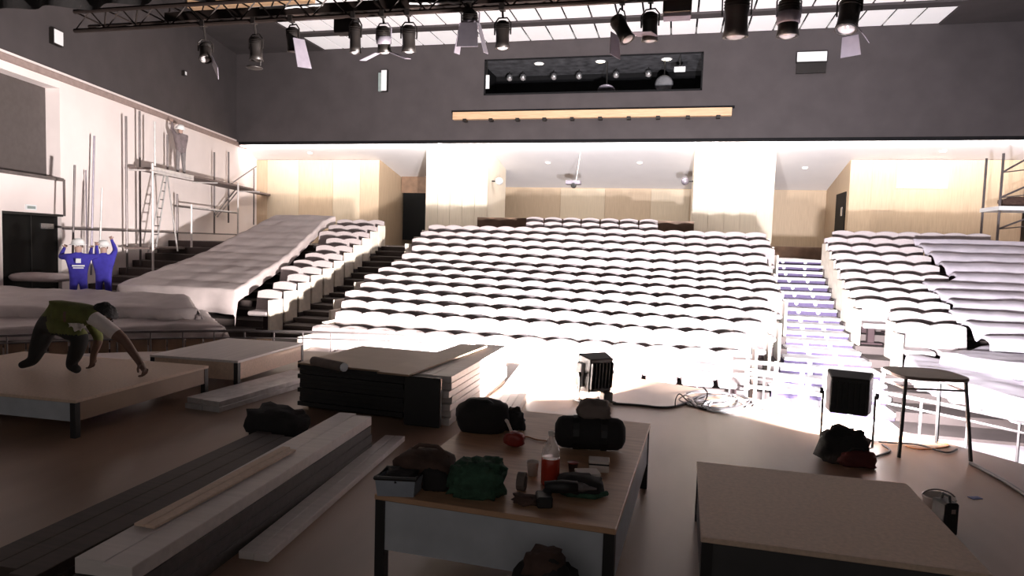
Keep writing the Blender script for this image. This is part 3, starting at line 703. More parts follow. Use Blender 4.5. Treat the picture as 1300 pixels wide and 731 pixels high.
# ---- generic standing worker
def worker(label, foot, zf, face, h, pose, mats, helm=True, group=None):
    """face: heading vector; pose: dict of arm points in (right, forward, up) metres relative to the feet"""
    f = face.normalized(); r = Vector((f.y, -f.x, 0)); B = Vector((foot.x, foot.y, zf)); s = h/1.75
    def L(x, y, z): return B + (r*x + f*y + Vector((0, 0, z)))*s
    t = thing('person', label, 'person', B)
    J = dict(pelvis=(L(0, 0, .95), (.18, .145)), belly=(L(0, .01, 1.10), (.175, .145)), chest=(L(0, .0, 1.32), (.20, .15)), neck=(L(0, .01, 1.49), .058), head0=(L(0, .03, 1.58), .078), head=(L(0, .035, 1.66), .085))
    E = [('pelvis', 'belly'), ('belly', 'chest'), ('chest', 'neck'), ('neck', 'head0'), ('head0', 'head')]
    for q, sx in (('l', -1), ('r', 1)):
        J[q+'h'] = (L(sx*.09, 0, .88), .095); J[q+'k'] = (L(sx*.11, .03, .48), .066); J[q+'a'] = (L(sx*.12, 0, .09), .048); J[q+'t'] = (L(sx*.13, .14, .04), .038)
        E += [('pelvis', q+'h'), (q+'h', q+'k'), (q+'k', q+'a'), (q+'a', q+'t')]
        el, wr = pose[q]
        J[q+'s'] = (L(sx*.20, 0, 1.42), .08); J[q+'e'] = (L(*el), .058); J[q+'w'] = (L(*wr), .032)
        E += [('chest', q+'s'), (q+'s', q+'e'), (q+'e', q+'w')]
        hand(J, E, q+'w', J[q+'w'][0], J[q+'w'][0]-J[q+'e'][0], f, q+'hand', .8, s, thumb=sx)
    def sel(a, b):
        if a == 'pelvis' and b == 'belly': return 0
        if a in ('pelvis', 'lh', 'lk', 'rh', 'rk', 'la', 'ra'): return 1
        if a in ('belly', 'chest', 'ls', 'rs', 'le', 're'): return 0
        return 2
    skin_body('body', t, t, J, E, sel, mats, 'pelvis')
    head_parts(t, J['head'][0], f + Vector((0, 0, pose.get('look', 0))), Vector((0, 0, 1)), M['hair'], helm=helm, s=s)
    return t, J, L
sw = swp(230, .75, 0)
worker('person in grey clothes and white helmet reaching up on the scaffold deck', sw, ZD2, -WN*.8+WD*.6, 1.66,
       {'l': ((-.24, .18, 1.66), (-.20, .24, 1.92)), 'r': ((.26, .20, 1.22), (.16, .44, 1.16)), 'look': .35}, [M['gcloth'], M['gtrous'], M['skin2']])
b1 = swp(99, 2.6, 0); b2 = swp(131, 2.5, 0)
zf1 = EYE-1.98
wk1, J1, L1 = worker('person in blue overalls with white back print and white helmet facing the wall', b1, zf1, Vector((b1.x, b1.y, 0)), 1.74,
       {'l': ((-.34, .14, 1.40), (-.26, .34, 1.60)), 'r': ((.36, .14, 1.42), (.36, .30, 1.66))}, [M['blue'], M['blue'], M['skin2']])
wk2, J2, L2 = worker('person in blue overalls with arm raised, beside the other blue overalls', b2, zf1, Vector((b2.x+3, b2.y, 0)), 1.70,
       {'l': ((-.30, .16, 1.45), (-.30, .36, 1.62)), 'r': ((.24, .20, 1.60), (.14, .34, 1.84))}, [M['blue'], M['blue'], M['skin2']])
for (z, wd_, hh) in ((1.33, .10, .10), (1.22, .24, .035), (1.17, .20, .025)):
    c = L1(0, -.165, z); part(wk1, 'back_print', MB().box(c, (wd_, .012, hh), rz=math.atan2(b1.y, b1.x)-PI/2), M['sign'])
for i, (px, zt_, zb, off, m) in enumerate(((93, 3.55, 0, 1.0, 'steel'), (127, 3.05, 0, 1.1, 'white_steel'), (118, 4.6, .6, .25, 'flap'))):
    a = swp(px-3, off, zb); b = swp(px+3, off, zt_)
    solo('pole', MB().tube([a, b], .028, 7), M[m], ('dark scaffold pole held upright beside the black door', 'white scaffold pole held up between the blue workers', 'thin grey pole leaning on the wall behind the blue workers')[i], 'pole', a)
for px in (110, ):
    a = swp(px, .18, .8); solo('pole', MB().tube([a, swp(px, .12, 3.6)], .018, 6), M['flap'], 'short thin grey pole on the wall above the blue workers', 'pole', a)

# ------------------------------------------------------------------ truss and hanging stage lamps
TD, TZ = 9.0, EYE + 3.2
tl_ = Pd(95, 45, TD).x
tr = thing('lighting_truss', 'long black lattice truss hanging above the stage front', 'truss', (-2, TD, TZ))
xr = 7.5
for (dy, dz) in ((0, 0), (0, .30), (.28, .15)):
    part(tr, 'chord', MB().tube([(tl_, TD+dy, TZ+dz), (xr, TD+dy, TZ+dz)], .036, 8), M['truss'])
part(tr, 'cable_tray', MB().bounds(tl_+1.6, xr, TD+.10, TD+.22, TZ+.10, TZ+.24), M['truss'])
x = tl_; i = 0; mb = MB()
lac = []
while x < xr-.3:
    for (a, b) in ((((0, 0), (.28, .15))), (((0, .30), (.28, .15))), (((0, 0), (0, .30)))):
        p0_, p1_ = (a, b) if i % 2 == 0 else (b, a)
        lac.append(((x, TD+p0_[0], TZ+p0_[1]), (x+.3, TD+p1_[0], TZ+p1_[1])))
    x += .3; i += 1
for a, b in lac: part(tr, 'lattice', MB().tube([a, b], .012, 4), M['truss'])
for x in (-7, -2, 3, 6): part(tr, 'hanger', MB().tube([(x, TD, TZ+.3), (x, TD, HZ)], .012, 5), M['truss'])
def lampfix(px, py, L_, r, tilt, turn, label, flaps=(), lensface=True, yoke=True, band=False, drum=False):
    """theatre lantern: body axis points along the tilted direction; px,py is the body's centre"""
    c = Pd(px, py, TD+.05)
    t = thing('stage_lamp', label, 'lamp', (c.x, c.y, TZ), group='stage lamps on the truss')
    R = Matrix.Rotation(turn, 3, 'Z') @ Matrix.Rotation(tilt, 3, 'X')      # local -Z is the beam
    body = part(t, 'body', MB().lathe([(r*.5, L_*.5), (r*.92, L_*.42), (r, L_*.2), (r*.9, 0), (r*.92, -L_*.3), (r*1.05, -L_*.5), (r*.85, -L_*.5), (r*.8, -L_*.44)], c, 16, R), M['lamp'], smooth=True)
    if band: part(body, 'band', MB().lathe([(r*1.0, L_*.12), (r*1.07, L_*.1), (r*1.07, -L_*.16), (r*1.0, -L_*.18)], c, 16, R), M['flap'], smooth=True, top=t)
    for k in range(3): part(body, 'fin', MB().lathe([(r*.9, L_*(.18+k*.07)), (r*1.05, L_*(.19+k*.07)), (r*.9, L_*(.2+k*.07))], c, 16, R), M['lamp'], top=t)
    if lensface: part(body, 'lens', MB().lathe([(r*.80, -L_*.45), (r*.7, -L_*.50), (r*.4, -L_*.54), (0, -L_*.555)], c, 16, R), M['lens'], smooth=True, top=t)
    zt_ = max(c.z + L_*.5, TZ-.16)
    if yoke:
        ax = (R @ Vector((1, 0, 0)))
        part(t, 'yoke', MB().tube([c+ax*r*1.12, c+ax*r*1.15+Vector((0, 0, L_*.42)), Vector((c.x, c.y, c.z+L_*.62))+ax*r*.6, Vector((c.x, c.y, c.z+L_*.62))-ax*r*.6, c-ax*r*1.15+Vector((0, 0, L_*.42)), c-ax*r*1.12], .011, 6), M['flap'] if band else M['lamp'])
    part(t, 'clamp', MB().tube([Vector((c.x, c.y, c.z+L_*.60)), Vector((c.x, TD, max(TZ, c.z+L_*.62)))], .016, 6).box((c.x, TD, max(TZ, c.z+L_*.62)), (.07, .09, .09)), M['lamp'])
    for (ang, wd_, ln, op) in flaps:                # barn doors
        d = R @ Vector((math.cos(ang), math.sin(ang), 0)); ax = R @ Vector((0, 0, -1)); sdv = d.cross(ax)
        hinge = c + ax*L_*(.5 if ln < .3 else .0) + d*r*1.08; out = (ax*math.cos(op) + d*math.sin(op))*ln
        n_ = out.cross(sdv).normalized()*.004
        q = [hinge - sdv*wd_*.4, hinge + sdv*wd_*.4, hinge + sdv*wd_*.5 + out, hinge - sdv*wd_*.5 + out]
        part(t, 'barn_door', MB().hexa([p-n_ for p in q] + [p+n_ for p in q]), M['flap'])
    return t
lampfix(261, 66, .30, .09, -.5, .6, 'leftmost stage lamp with one square pale barn door', [(0, .26, .26, .35)])
lampfix(325, 62, .34, .10, .05, 0, 'second stage lamp from left with a loose black filter frame below', [(PI*.5, .0, .0, 0)][:0], lensface=False)
c = Pd(323, 86, TD+.05)
solo('filter_frame', MB().lathe([(.11, -.012), (.125, 0), (.11, .012)], c, 18).tube([c+Vector((.1, 0, 0)), c+Vector((.12, 0, .28))], .006, 5), M['lamp'], 'round black filter frame dangling below the second stage lamp', 'filter frame', c, smooth=True)
lampfix(372, 50, .34, .10, .15, -.2, 'third stage lamp from left with a tall curved pale shade', [(0, .30, .42, .15)], band=False)
lampfix(451, 48, .42, .085, .05, 0, 'slim dark stage lamp hanging under a black dimmer box')
c = Pd(440, 32, TD+.2)
bx = thing('dimmer_box', 'square black box hanging from the truss', 'box', (c.x, c.y, c.z))
part(bx, 'case', MB().box(c, (.32, .2, .26)), M['lamp'], bevel=.01); part(bx, 'hook', MB().tube([(c.x, c.y-.05, c.z+.13), (c.x, TD, TZ)], .015, 6), M['lamp'])
lampfix(487, 50, .36, .10, .25, 0, 'stage lamp with grey band and two spread pale barn doors', [(0, .22, .26, 1.2), (PI, .22, .26, 1.2)], band=True)
lampfix(519, 49, .36, .10, .2, .2, 'dark stage lamp just right of the banded one with shiny lens')
lampfix(597, 30, .34, .11, .2, .1, 'stage lamp wrapped by big folded pale barn doors', [(0, .34, .40, .25), (PI, .34, .40, .2), (-PI/2, .3, .34, .35)], band=True)
lampfix(638, 44, .36, .10, .1, 0, 'single dark stage lamp with round chrome lens left of the lighting slot')
lampfix(789, 36, .38, .10, -.55, 1.2, 'tilted stage lamp with a pale shade over the lighting slot', [(PI/2, .30, .3, .5), (-PI/2, .24, .28, .9)])
lampfix(825, 34, .36, .105, .12, -.3, 'upright dark stage lamp in a square yoke over the lighting slot')
c = Pd(860, 8, TD+.1)
bx = thing('dimmer_box', 'dark box lamp with grey lower edge at the top of the picture', 'box', (c.x, c.y, c.z))
part(bx, 'case', MB().box(c, (.36, .24, .22)), M['lamp'], bevel=.01); part(bx, 'rim', MB().box(c-Vector((0, 0, .13)), (.34, .2, .05)), M['flap']); part(bx, 'hook', MB().tube([(c.x, c.y-.05, c.z+.11), (c.x, TD, TZ+.05)], .015, 6), M['lamp'])
lampfix(935, 20, .52, .155, .1, 0, 'large oval dark stage lamp fourth from right', lensface=True)
lampfix(1001, 22, .46, .13, .0, .2, 'dark stage lamp with a wide grey band third from right', band=True)
lampfix(1078, 18, .42, .13, -.3, -.6, 'rightmost dark stage lamp tilted forward with open barn doors', [(PI/2, .24, .24, .5), (0, .24, .2, .6)])
for px, py in ((398, 8), (545, 6), (1300, 6)): pass
for i, (pa, pb) in enumerate((((330, 10), (410, 6)), ((520, 4), (605, 2)))):
    a, b = Pd(*pa, TD+.1), Pd(*pb, TD+.1)
    solo('cable', MB().tube([a.lerp(b, q/12)+Vector((0, 0, -.02*math.sin(q*PI/12)*abs(math.sin(q*2.2)))) for q in range(13)], .018, 6), M['cablew'], ('white cable tied along the truss at its left', 'white cable tied along the truss above the folded barn doors')[i], 'cable', a)
# lamps inside the control booth
for i, px in enumerate((647, 664, 703, 735, 782, 823)):
    c = Pd(px, 100, EDG+1.9); c.z = QZ1-.22
    t = thing('booth_spot', f'small round spot, {ordinal(i+1)} from left inside the booth window', 'lamp', c, group='spots in the control booth')
    R = Matrix.Rotation(-.5, 3, 'X')
    part(t, 'can', MB().lathe([(.06, .15), (.13, .10), (.14, -.10)], c, 12, R), M['chrome'], smooth=True)
    part(t, 'lens', MB().lathe([(.12, -.10), (.06, -.125), (0, -.13)], c, 12, R), M['lens'], smooth=True)
    part(t, 'stem', MB().tube([c, (c.x, c.y, QZ1+.05)], .025, 6), M['black'])
for i, (px, py, lab) in enumerate(((684, 92, 'left oval ceiling light inside the booth'), (762, 89, 'middle oval ceiling light inside the booth'), (846, 85, 'right oval ceiling light inside the booth'))):
    c = Pd(px, py, EDG+.8); c.z = QZ1+.045
    t = thing('booth_light', lab, 'lamp', c, group='ceiling lights in the control booth')
    part(t, 'rim', MB().lathe([(.21, -.01), (.22, 0), (.22, .02)], c, 16), M['sign']); part(t, 'glow', MB().lathe([(.17, -.016), (.17, -.008)], c, 16), M['dl'])
for i, (px, py, lab) in enumerate(((770, 114, 'oval grey dish lamp hanging in the middle of the booth window'), (843, 107, 'round dark lamp at the right end of the booth window'))):
    c = Pd(px, py, EDG+.9)
    t = thing('booth_dish', lab, 'lamp', c)
    part(t, 'dish', MB().lathe([(.02, .12), (.25, .06), (.36, -.03), (.3, -.06), (0, -.03)], c, 18, Matrix.Rotation(-.5 if i == 0 else -1.2, 3, 'X')), M['flap'] if i == 0 else M['slotgrey'], smooth=True)
    part(t, 'stem', MB().tube([c, (c.x, c.y, QZ1+.05)], .025, 6), M['black'])
for i, (px, py, wd_, hh, lab) in enumerate(((618, 104, .22, .55, 'white bracket plate at the left end of the booth window'), (863, 88, .42, .2, 'white plate at the right end of the booth window'))):
    c = Pd(px, py, EDG+.15); t = thing('booth_plate', lab, 'plate', c)
    part(t, 'plate', MB().box(c, (wd_, .06, hh)), M['sign'], bevel=.01); part(t, 'stem', MB().bounds(c.x-.02, c.x+.02, c.y-.02, c.y+.02, c.z, QZ1+.05), M['black'])

# things on the ceiling and its edge
def fixture(c, nrm, wd_, hh, label, name='wall_fixture', two=False, teal=False):
    n = nrm.normalized(); x = Vector((0, 0, 1)).cross(n)*-1; R = Matrix((x, n*-1, (0, 0, 1))).transposed()
    t = thing(name, label, 'speaker' if 'speaker' in name else 'fixture', c)
    part(t, 'housing', MB().box(c+n*.06, (wd_+.05, .12, hh+.05), R=R), M['lamp'])
    part(t, 'face', MB().box(c+n*.13, (wd_, .03, hh), R=R), M['sign'], bevel=.008)
    if two: part(t, 'lower_box', MB().box(c+n*.05-Vector((0, 0, hh*1.15)), (wd_, .10, hh*1.1), R=R), M['lamp'])
    if teal: part(t, 'side_box', MB().box(c+n*.07+x*wd_*.7-Vector((0, 0, .06)), (wd_*.7, .14, hh*.9), R=R), M['tealm'])
BN = Vector((0, -1, 0))
def wallp(px, py, off=-.02):
    p = wp(ws(px, off), off, 0); r = ray(px, py); k = math.hypot(p.x, p.y)/math.hypot(r.x, r.y); p.z = EYE + r.z*k; return p
fixture(wallp(72, 48), WN, .34, .36, 'white square loudspeaker on the dark upper left wall', name='wall_speaker')
fixture(wallp(306, 146), WN, .5, .42, 'tiny white fixture on the dark wall above the scaffold end')
fixture(wallp(232, 93), WN, .10, .12, 'tiny white sensor on the dark upper left wall')
fixture(Pd(489, 103, EDG-.2), BN, .24, .85, 'white and teal fixture on the bulkhead left of the booth window', teal=True)
fixture(Pd(1030, 73, EDG-.2), BN, 1.0, .34, 'white lamp box on the bulkhead right of the booth window', two=True)

# ------------------------------------------------------------------ flood lamps on the stage
def flood(label, px, py, base, wd_, hh, heading, watts, tiltb=.06, sideglass=False, spread=150, color=(1, .92, .885)):
    b = P(*base, 0); Y = (b-CAM).dot(CF); c = Pc(px, py, Y)
    yaw = heading                                              # rotation of the lamp's +Y (beam) from the view direction, left positive
    rz = YAW + yaw
    t = thing('flood_lamp', label, 'flood lamp', (c.x, c.y, 0), rz)
    z = c.z; R = Matrix.Rotation(tiltb, 3, 'X')
    def L(v): return Vector((0, 0, z)) + R @ Vector(v)
    mb = MB(); d0, d1 = -.10, .12
    ins = .80
    q = [L((sx*wd_/2*ins, d0, sz*hh/2*.86)) for sx, sz in ((-1, -1), (1, -1), (1, 1), (-1, 1))] + [L((sx*wd_/2, d1, sz*hh/2)) for sx, sz in ((-1, -1), (1, -1), (1, 1), (-1, 1))]
    hs = part(t, 'housing', MB().hexa(q), M['black'], bevel=.012, w=False)
    for i in range(7):
        x = (-.36+.12*i)*wd_
        o = part(hs, 'fin', MB().box(L((x, d0-.015, 0)), (.012, .03, hh*.66), R=R), M['black'], w=False)
    part(hs, 'glass', MB().box(L((0, d1+.012, 0)), (wd_*.92, .012, hh*.9), R=R), M['led'], w=False)
    if sideglass: part(hs, 'side_glass', MB().box(L((-wd_/2*.96, .06, -.01)), (.05, .11, hh*.62), R=R @ Matrix.Rotation(.09, 3, 'Z')), M['sign'], w=False, bevel=.01, label='pale side window')
    for sx in (-1, 1):
        part(t, 'bracket', MB().tube([L((sx*(wd_/2+.02), .02, 0)), (sx*(wd_/2+.02), .02, .06), (sx*(wd_/2-.04), .02, .03)], .012, 6), M['chrome'], w=False)
        part(t, 'knob', MB().lathe([(.03, -.015), (.03, .015)], L((sx*(wd_/2+.035), .02, 0)), 10, Matrix.Rotation(PI/2, 3, 'Y')), M['black'], w=False)
        part(t, 'foot', MB().tube([(sx*(wd_/2-.02), -.16, .015), (sx*(wd_/2-.02), .2, .015)], .015, 6), M['black'], w=False)
    part(t, 'crossbar', MB().tube([(-(wd_/2), .02, .03), (wd_/2, .02, .03)], .014, 6), M['black'], w=False)
    part(t, 'driver_box', MB().box((wd_*.25, -.08, .08), (.13, .1, .12)), M['black'], w=False, bevel=.01)
    ld = bpy.data.lights.new('flood', 'AREA'); ld.shape = 'RECTANGLE'; ld.size = wd_*.85; ld.size_y = hh*.6; ld.energy = watts; ld.color = color; ld.spread = math.radians(spread)
    lo = bpy.data.objects.new('flood_light', ld); C.objects.link(lo); lo.parent = t
    lo.location = L((0, d1+.03, 0)); lo.rotation_euler = (PI/2+tiltb, 0, PI)
    lo.rotation_euler = (Matrix.Rotation(PI, 3, 'Z') @ Matrix.Rotation(PI/2, 3, 'X') @ Matrix.Rotation(0, 3, 'Z')).to_euler()
    # beam: light -Z must point along local +Y, tipped up a little
    lo.rotation_euler = Vector((0, math.cos(tiltb), math.sin(tiltb))).to_track_quat('-Z', 'Y').to_euler()
    return t
flood('black flood lamp turned left beside the rolled black bag', 757, 474, (757, 511), .40, .46, math.radians(28), FLOOD_W*1.1, sideglass=True)
flood('black flood lamp on the right in front of the aisle stairs', 1078, 500, (1080, 572), .40, .40, math.radians(-26), FLOOD_W*.6, spread=125, color=(.98, .95, 1))

# ------------------------------------------------------------------ platforms and stacks on the stage
def frame2(p0, p1):                      # x axis along p0->p1
    ex = (p1-p0); ex.z = 0; L_ = ex.length; ex.normalize(); return ex, Vector((-ex.y, ex.x, 0)), L_
def riser(label, fl, fr, depth, ztop_, th, mtop, mside, mleg, name='stage_platform', legs=True, inset=.04, apron=True, deckth=.03, mflank=None):
    ex, ey, L_ = frame2(fl, fr); rz = math.atan2(ex.y, ex.x)
    o = fl.copy(); o.z = 0
    t = thing(name, label, 'platform', o, rz)
    part(t, 'deck', MB().bounds(0, L_, 0, depth, ztop_-deckth, ztop_), mtop, w=False, bevel=.004)
    if apron:
        part(t, 'front_panel', MB().bounds(inset, L_-inset, .012, .035, ztop_-th, ztop_-deckth), mside, w=False)
        part(t, 'back_panel', MB().bounds(inset, L_-inset, depth-.035, depth-.012, ztop_-th, ztop_-deckth), mside, w=False)
        for x in (.012, L_-.035): part(t, 'side_panel', MB().bounds(x, x+.023, inset, depth-inset, ztop_-th, ztop_-deckth), mflank or mside, w=False)
    for x in (0.005, L_-.06):
        for y in (.005, depth-.06): part(t, 'leg', MB().bounds(x, x+.055, y, y+.055, 0, ztop_-deckth), mleg, w=False)
    return t, ex, ey, L_
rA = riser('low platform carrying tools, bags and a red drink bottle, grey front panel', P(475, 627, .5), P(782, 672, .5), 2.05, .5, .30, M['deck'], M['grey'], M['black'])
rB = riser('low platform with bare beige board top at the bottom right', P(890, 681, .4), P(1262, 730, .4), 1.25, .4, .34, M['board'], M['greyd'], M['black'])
fF = P(95, 508, ZP); exF, eyF, _ = frame2(P(0, 499, ZP), fF)
bR = P(252, 463, ZP); depF = (bR-fF).dot(eyF)
rF = riser('low platform with pale boards under the bending person', fF - exF*2.6, fF, depF, ZP, .20, M['board'], M['grey'], M['black'], mflank=M['browntop'])
gF, gL = P(302, 458, .35), P(190, 450, .35)
exG, eyG, LG = frame2(gL, gF)
rG = riser('pale low platform behind the metal channels', gL, gF, max(1.2, (P(400, 436, .35)-gF).dot(eyG)), .35, .24, M['profile'], M['board'], M['black'])

# black sheet stack
eL, eR = P(378, 460, .5), P(512, 473, .5)
exE, eyE, LE = frame2(eL, eR); rz = math.atan2(exE.y, exE.x); dE = (P(438, 437, .5)-eL).dot(eyE)
t = thing('sheet_stack', 'tall black stack of sheets with brown top in the middle of the stage', 'stack', (eL.x, eL.y, 0), rz)
for i in range(9):
    o_ = .012*((i*7) % 3)
    part(t, 'sheet', MB().bounds(o_, LE+o_, .01*((i*5) % 3), dE, .03+i*.05, .03+i*.05+.046), M['blacksheet'], w=False)
part(t, 'sheet', MB().bounds(0, LE+.02, 0, dE, .482, .50), M['browntop'], w=False, label='brown top sheet')
for y in (.2, dE-.3): part(t, 'bearer', MB().bounds(0, LE, y, y+.08, 0, .03), M['profiled'], w=False)
q = P(440, 464, .5); q2 = P(452, 463, .5)
rr = thing('paper_roll', 'rolled paper with a white end lying on the black sheet stack', 'paper roll', (q.x, q.y, .5))
a, b = P(398, 458, .54), P(436, 466, .54)
part(rr, 'roll', MB().tube([a, b], .05, 10), M['greyc'], smooth=True); part(rr, 'end', MB().tube([b, b+(b-a).normalized()*.02], .045, 10), M['sign'])

def bundle(label, nl, nr, fl, fr, zt_, layers, cols, m, name='board_bundle', zb=0.0, jit=.02, gap=.004, mtop=None, ends=0):
    """boards lying side by side and in layers between four top corners (near-left, near-right, far-left, far-right)"""
    ax = (fl-nl); ax.z = 0; L_ = ax.length; ax.normalize(); ay = Vector((ax.y, -ax.x, 0)); W_ = abs((nr-nl).dot(ay)); W_ = max(W_, .05)
    rz = math.atan2(ax.y, ax.x)
    t = thing(name, label, 'boards', (nl.x, nl.y, zb), rz)
    h = (zt_-zb)/layers; cw = W_/cols
    for i in range(layers):
        for j in range(cols):
            k = random.uniform(-jit, jit); e = random.uniform(0, jit*2)
            part(t, 'board', MB().bounds(k, L_+k+e, -(j+1)*cw+gap/2, -j*cw-gap/2, i*h, (i+1)*h-gap), (mtop if (mtop and i == layers-1) else m), w=False, bevel=.003)
    return t
# long white bundle at front left
zc = .32
bundle('long stack of white boards running from the bottom left towards the middle', P(95, 706, zc), P(178, 713, zc), P(428, 524, zc), P(487, 541, zc), zc, 4, 2, M['side_shade'], jit=.03, mtop=M['profile'])
a, b = P(172, 668, .335), P(360, 571, .335)
bundle('thin weathered boards lying on top of the long white stack', P(168, 664, .34), P(196, 668, .34), P(352, 569, .34), P(374, 573, .34), .342, 1, 2, M['board'], zb=.322, jit=.03)
bundle('thin flat white boards on the floor right of the long white stack', P(300, 700, .05), P(340, 704, .05), P(488, 552, .05), P(512, 556, .05), .05, 1, 2, M['profile'], jit=.02)
bundle('dark brown planks on the floor at the lower left', P(-40, 712, .12), P(60, 722, .12), P(322, 548, .12), P(392, 546, .12), .12, 2, 3, M['profiled'], jit=.05)
solo('cloth_heap', MB().blob((P(352, 553, 0).x, P(352, 553, 0).y, .12), (.30, .2, .14), 21, .35), M['black2'], 'dark cloth heap at the far end of the dark planks', 'cloth', P(352, 553, 0), smooth=True)
# wrapped profiles beside the black stack
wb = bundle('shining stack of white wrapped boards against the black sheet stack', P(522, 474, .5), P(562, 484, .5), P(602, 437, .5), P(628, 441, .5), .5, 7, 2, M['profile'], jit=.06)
part(wb, 'end_shade', MB().bounds(-.14, -.085, -.37, .02, 0, .50), M['blacksheet'], w=False, bevel=.01, label='black end cap standing for shade')  # black slab added for the shade on the near board ends
bundle('brown cover board lying on the shining white stack', P(478, 471, .53), P(522, 474, .53), P(585, 436, .53), P(606, 437, .53), .53, 1, 1, M['browntop'], zb=.505)
bundle('thin white boards on the floor between the black bag and the flood lamp', P(612, 524, .1), P(652, 528, .1), P(660, 462, .1), P(680, 463, .1), .10, 2, 4, M['profile'], jit=.08)
bundle('pair of silver metal channels on the floor before the pale platform', P(238, 503, .12), P(266, 513, .12), P(366, 470, .12), P(390, 474, .12), .12, 2, 2, M['alu'], jit=.04)

# ------------------------------------------------------------------ bags and small things on the floor
c = P(607, 551, .5)
t = thing('duffel_bag', 'black duffel bag on the floor left of the thin white boards', 'bag', c)
part(t, 'body', MB().blob(c+Vector((0, .12, .10)), (.20, .15, .125), 2, .12, rz=.2), M['black2'], smooth=True)
part(t, 'strap', MB().tube([c+Vector((-.15, .05, .15)), c+Vector((-.08, .07, .225)), c+Vector((.04, .08, .225)), c+Vector((.15, .1, .16))], .014, 6), M['black'])
c = P(645, 548, .5)
solo('cloth_heap', MB().blob(c+Vector((.0, .08, .065)), (.10, .08, .08), 8, .45, freq=3), M['black2'], 'crumpled dark cloth beside the duffel bag', 'cloth', c, smooth=True)
c = P(652, 568, .5)
t = thing('red_tool', 'small red plastic tool on the floor by the crumpled dark cloth', 'tool', c)
part(t, 'body', MB().blob(c+Vector((0, .02, .05)), (.065, .045, .05), 4, .2), M['red'], smooth=True)
part(t, 'handle', MB().tube([c+Vector((-.02, .04, .08)), c+Vector((-.07, .1, .14)), c+Vector((-.09, .14, .14))], .012, 6), M['paper'])
c = P(748, 567, .5)
t = thing('rolled_bag', 'thick black rolled bag on the floor before the left flood lamp', 'bag', c)
a, b = P(714, 547, .61), P(784, 551, .61)
dr_ = (b-a).normalized()
part(t, 'roll', MB().tube([a-dr_*.05, a-dr_*.03, a, a.lerp(b, .3), a.lerp(b, .7), b, b+dr_*.03, b+dr_*.05], [.05, .09, .105, .11, .108, .106, .09, .05], 16), M['black2'], smooth=True)
for q in (.25, .75):
    m_ = a.lerp(b, q); part(t, 'strap', MB().tube([m_-dr_*.02, m_+dr_*.02], .114, 16), M['black'])
c = P(757, 535, 0)
c = a.lerp(b, .55)
solo('grey_cloth', MB().blob(Vector((c.x, c.y+.03, .76)), (.11, .09, .06), 9, .3), M['greyc'], 'grey brown cloth lying on top of the black rolled bag', 'cloth', (c.x, c.y, .71), smooth=True)
# backpack at bottom
c = Pc(694, 716, 3.0)
t = thing('backpack', 'dark backpack cut off by the bottom edge before the tool platform', 'bag', (c.x, c.y, 0))
part(t, 'body', MB().blob((c.x, c.y, .19), (.16, .12, .22), 31, .25), M['black2'], smooth=True)
part(t, 'flap', MB().blob((c.x-.01, c.y+.01, .38), (.09, .08, .06), 32, .3), M['dbrown'], smooth=True)
part(t, 'strap', MB().tube([(c.x+.12, c.y-.05, .16), (c.x+.2, c.y-.06, .12), (c.x+.23, c.y-.03, .01)], .02, 6), M['greyc'])

# ---- things on the tool platform (deck z = .5)
ZK = .5
def on(px, py): return P(px, py, ZK)
c = on(500, 632)
t = thing('plastic_tub', 'grey plastic tub with dark rim at the left front corner of the tool platform', 'tub', c)
mb = MB(); hw = .105
mb.add([(c.x-hw*.9, c.y, ZK), (c.x+hw*.9, c.y+.04, ZK), (c.x+hw*.85, c.y+.18, ZK), (c.x-hw*.95, c.y+.14, ZK), (c.x-hw, c.y-.01, ZK+.10), (c.x+hw, c.y+.03, ZK+.10), (c.x+hw, c.y+.20, ZK+.10), (c.x-hw*1.05, c.y+.16, ZK+.10)], [(0,3,2,1), (0,1,5,4), (1,2,6,5), (2,3,7,6), (3,0,4,7)])
part(t, 'body', mb, M['bluegrey'])
part(t, 'rim', MB().tube([(c.x-hw, c.y-.01, ZK+.10), (c.x+hw, c.y+.03, ZK+.10), (c.x+hw, c.y+.20, ZK+.10), (c.x-hw*1.05, c.y+.16, ZK+.10)], .012, 6, closed=True), M['black'])
part(t, 'contents', MB().blob((c.x, c.y+.09, ZK+.09), (.085, .07, .03), 3, .4), M['black2'], smooth=True)
c = on(532, 620)
t = thing('work_bag', 'dark brown slumped work bag behind the grey tub', 'bag', c)
part(t, 'body', MB().blob(c+Vector((0, .10, .08)), (.17, .13, .105), 12, .25), M['dbrown'], smooth=True)
part(t, 'side_pocket', MB().blob(c+Vector((.09, .02, .06)), (.08, .06, .075), 13, .2), M['black2'], smooth=True)
part(t, 'handle', MB().tube([c+Vector((-.12, .1, .15)), c+Vector((-.05, .12, .205)), c+Vector((.06, .12, .205)), c+Vector((.13, .12, .15))], .011, 6), M['dbrown'])
c = on(598, 634)
t = thing('green_bag', 'dark green crumpled fabric bag in the middle of the tool platform', 'bag', c)
part(t, 'body', MB().blob(c+Vector((0, .09, .075)), (.155, .11, .10), 17, .35, 26, 16, 3.2), M['green'], smooth=True)
part(t, 'gathered_top', MB().blob(c+Vector((.06, .10, .155)), (.09, .07, .04), 18, .5, 20, 10, 4), M['green'], smooth=True)
c = on(698, 614)
t = thing('drink_bottle', 'clear bottle of red drink standing on the tool platform', 'bottle', c)
Rb = 1.0
part(t, 'bottle', MB().lathe([(.0525, .153), (.053, .17), (.047, .21), (.024, .255), (.016, .265), (.016, .28)], c, 18), M['clear'], smooth=True)
part(t, 'drink', MB().lathe([(.048, 0), (.053, .01), (.053, .150), (.052, .1525)], c, 18), M['drink'], smooth=True)
part(t, 'cap', MB().lathe([(.019, .28), (.019, .302), (.015, .305)], c, 14), M['paper'])
c = on(706, 640)
t = thing('power_drill', 'black cordless drill lying in front of the drink bottle', 'drill', c)
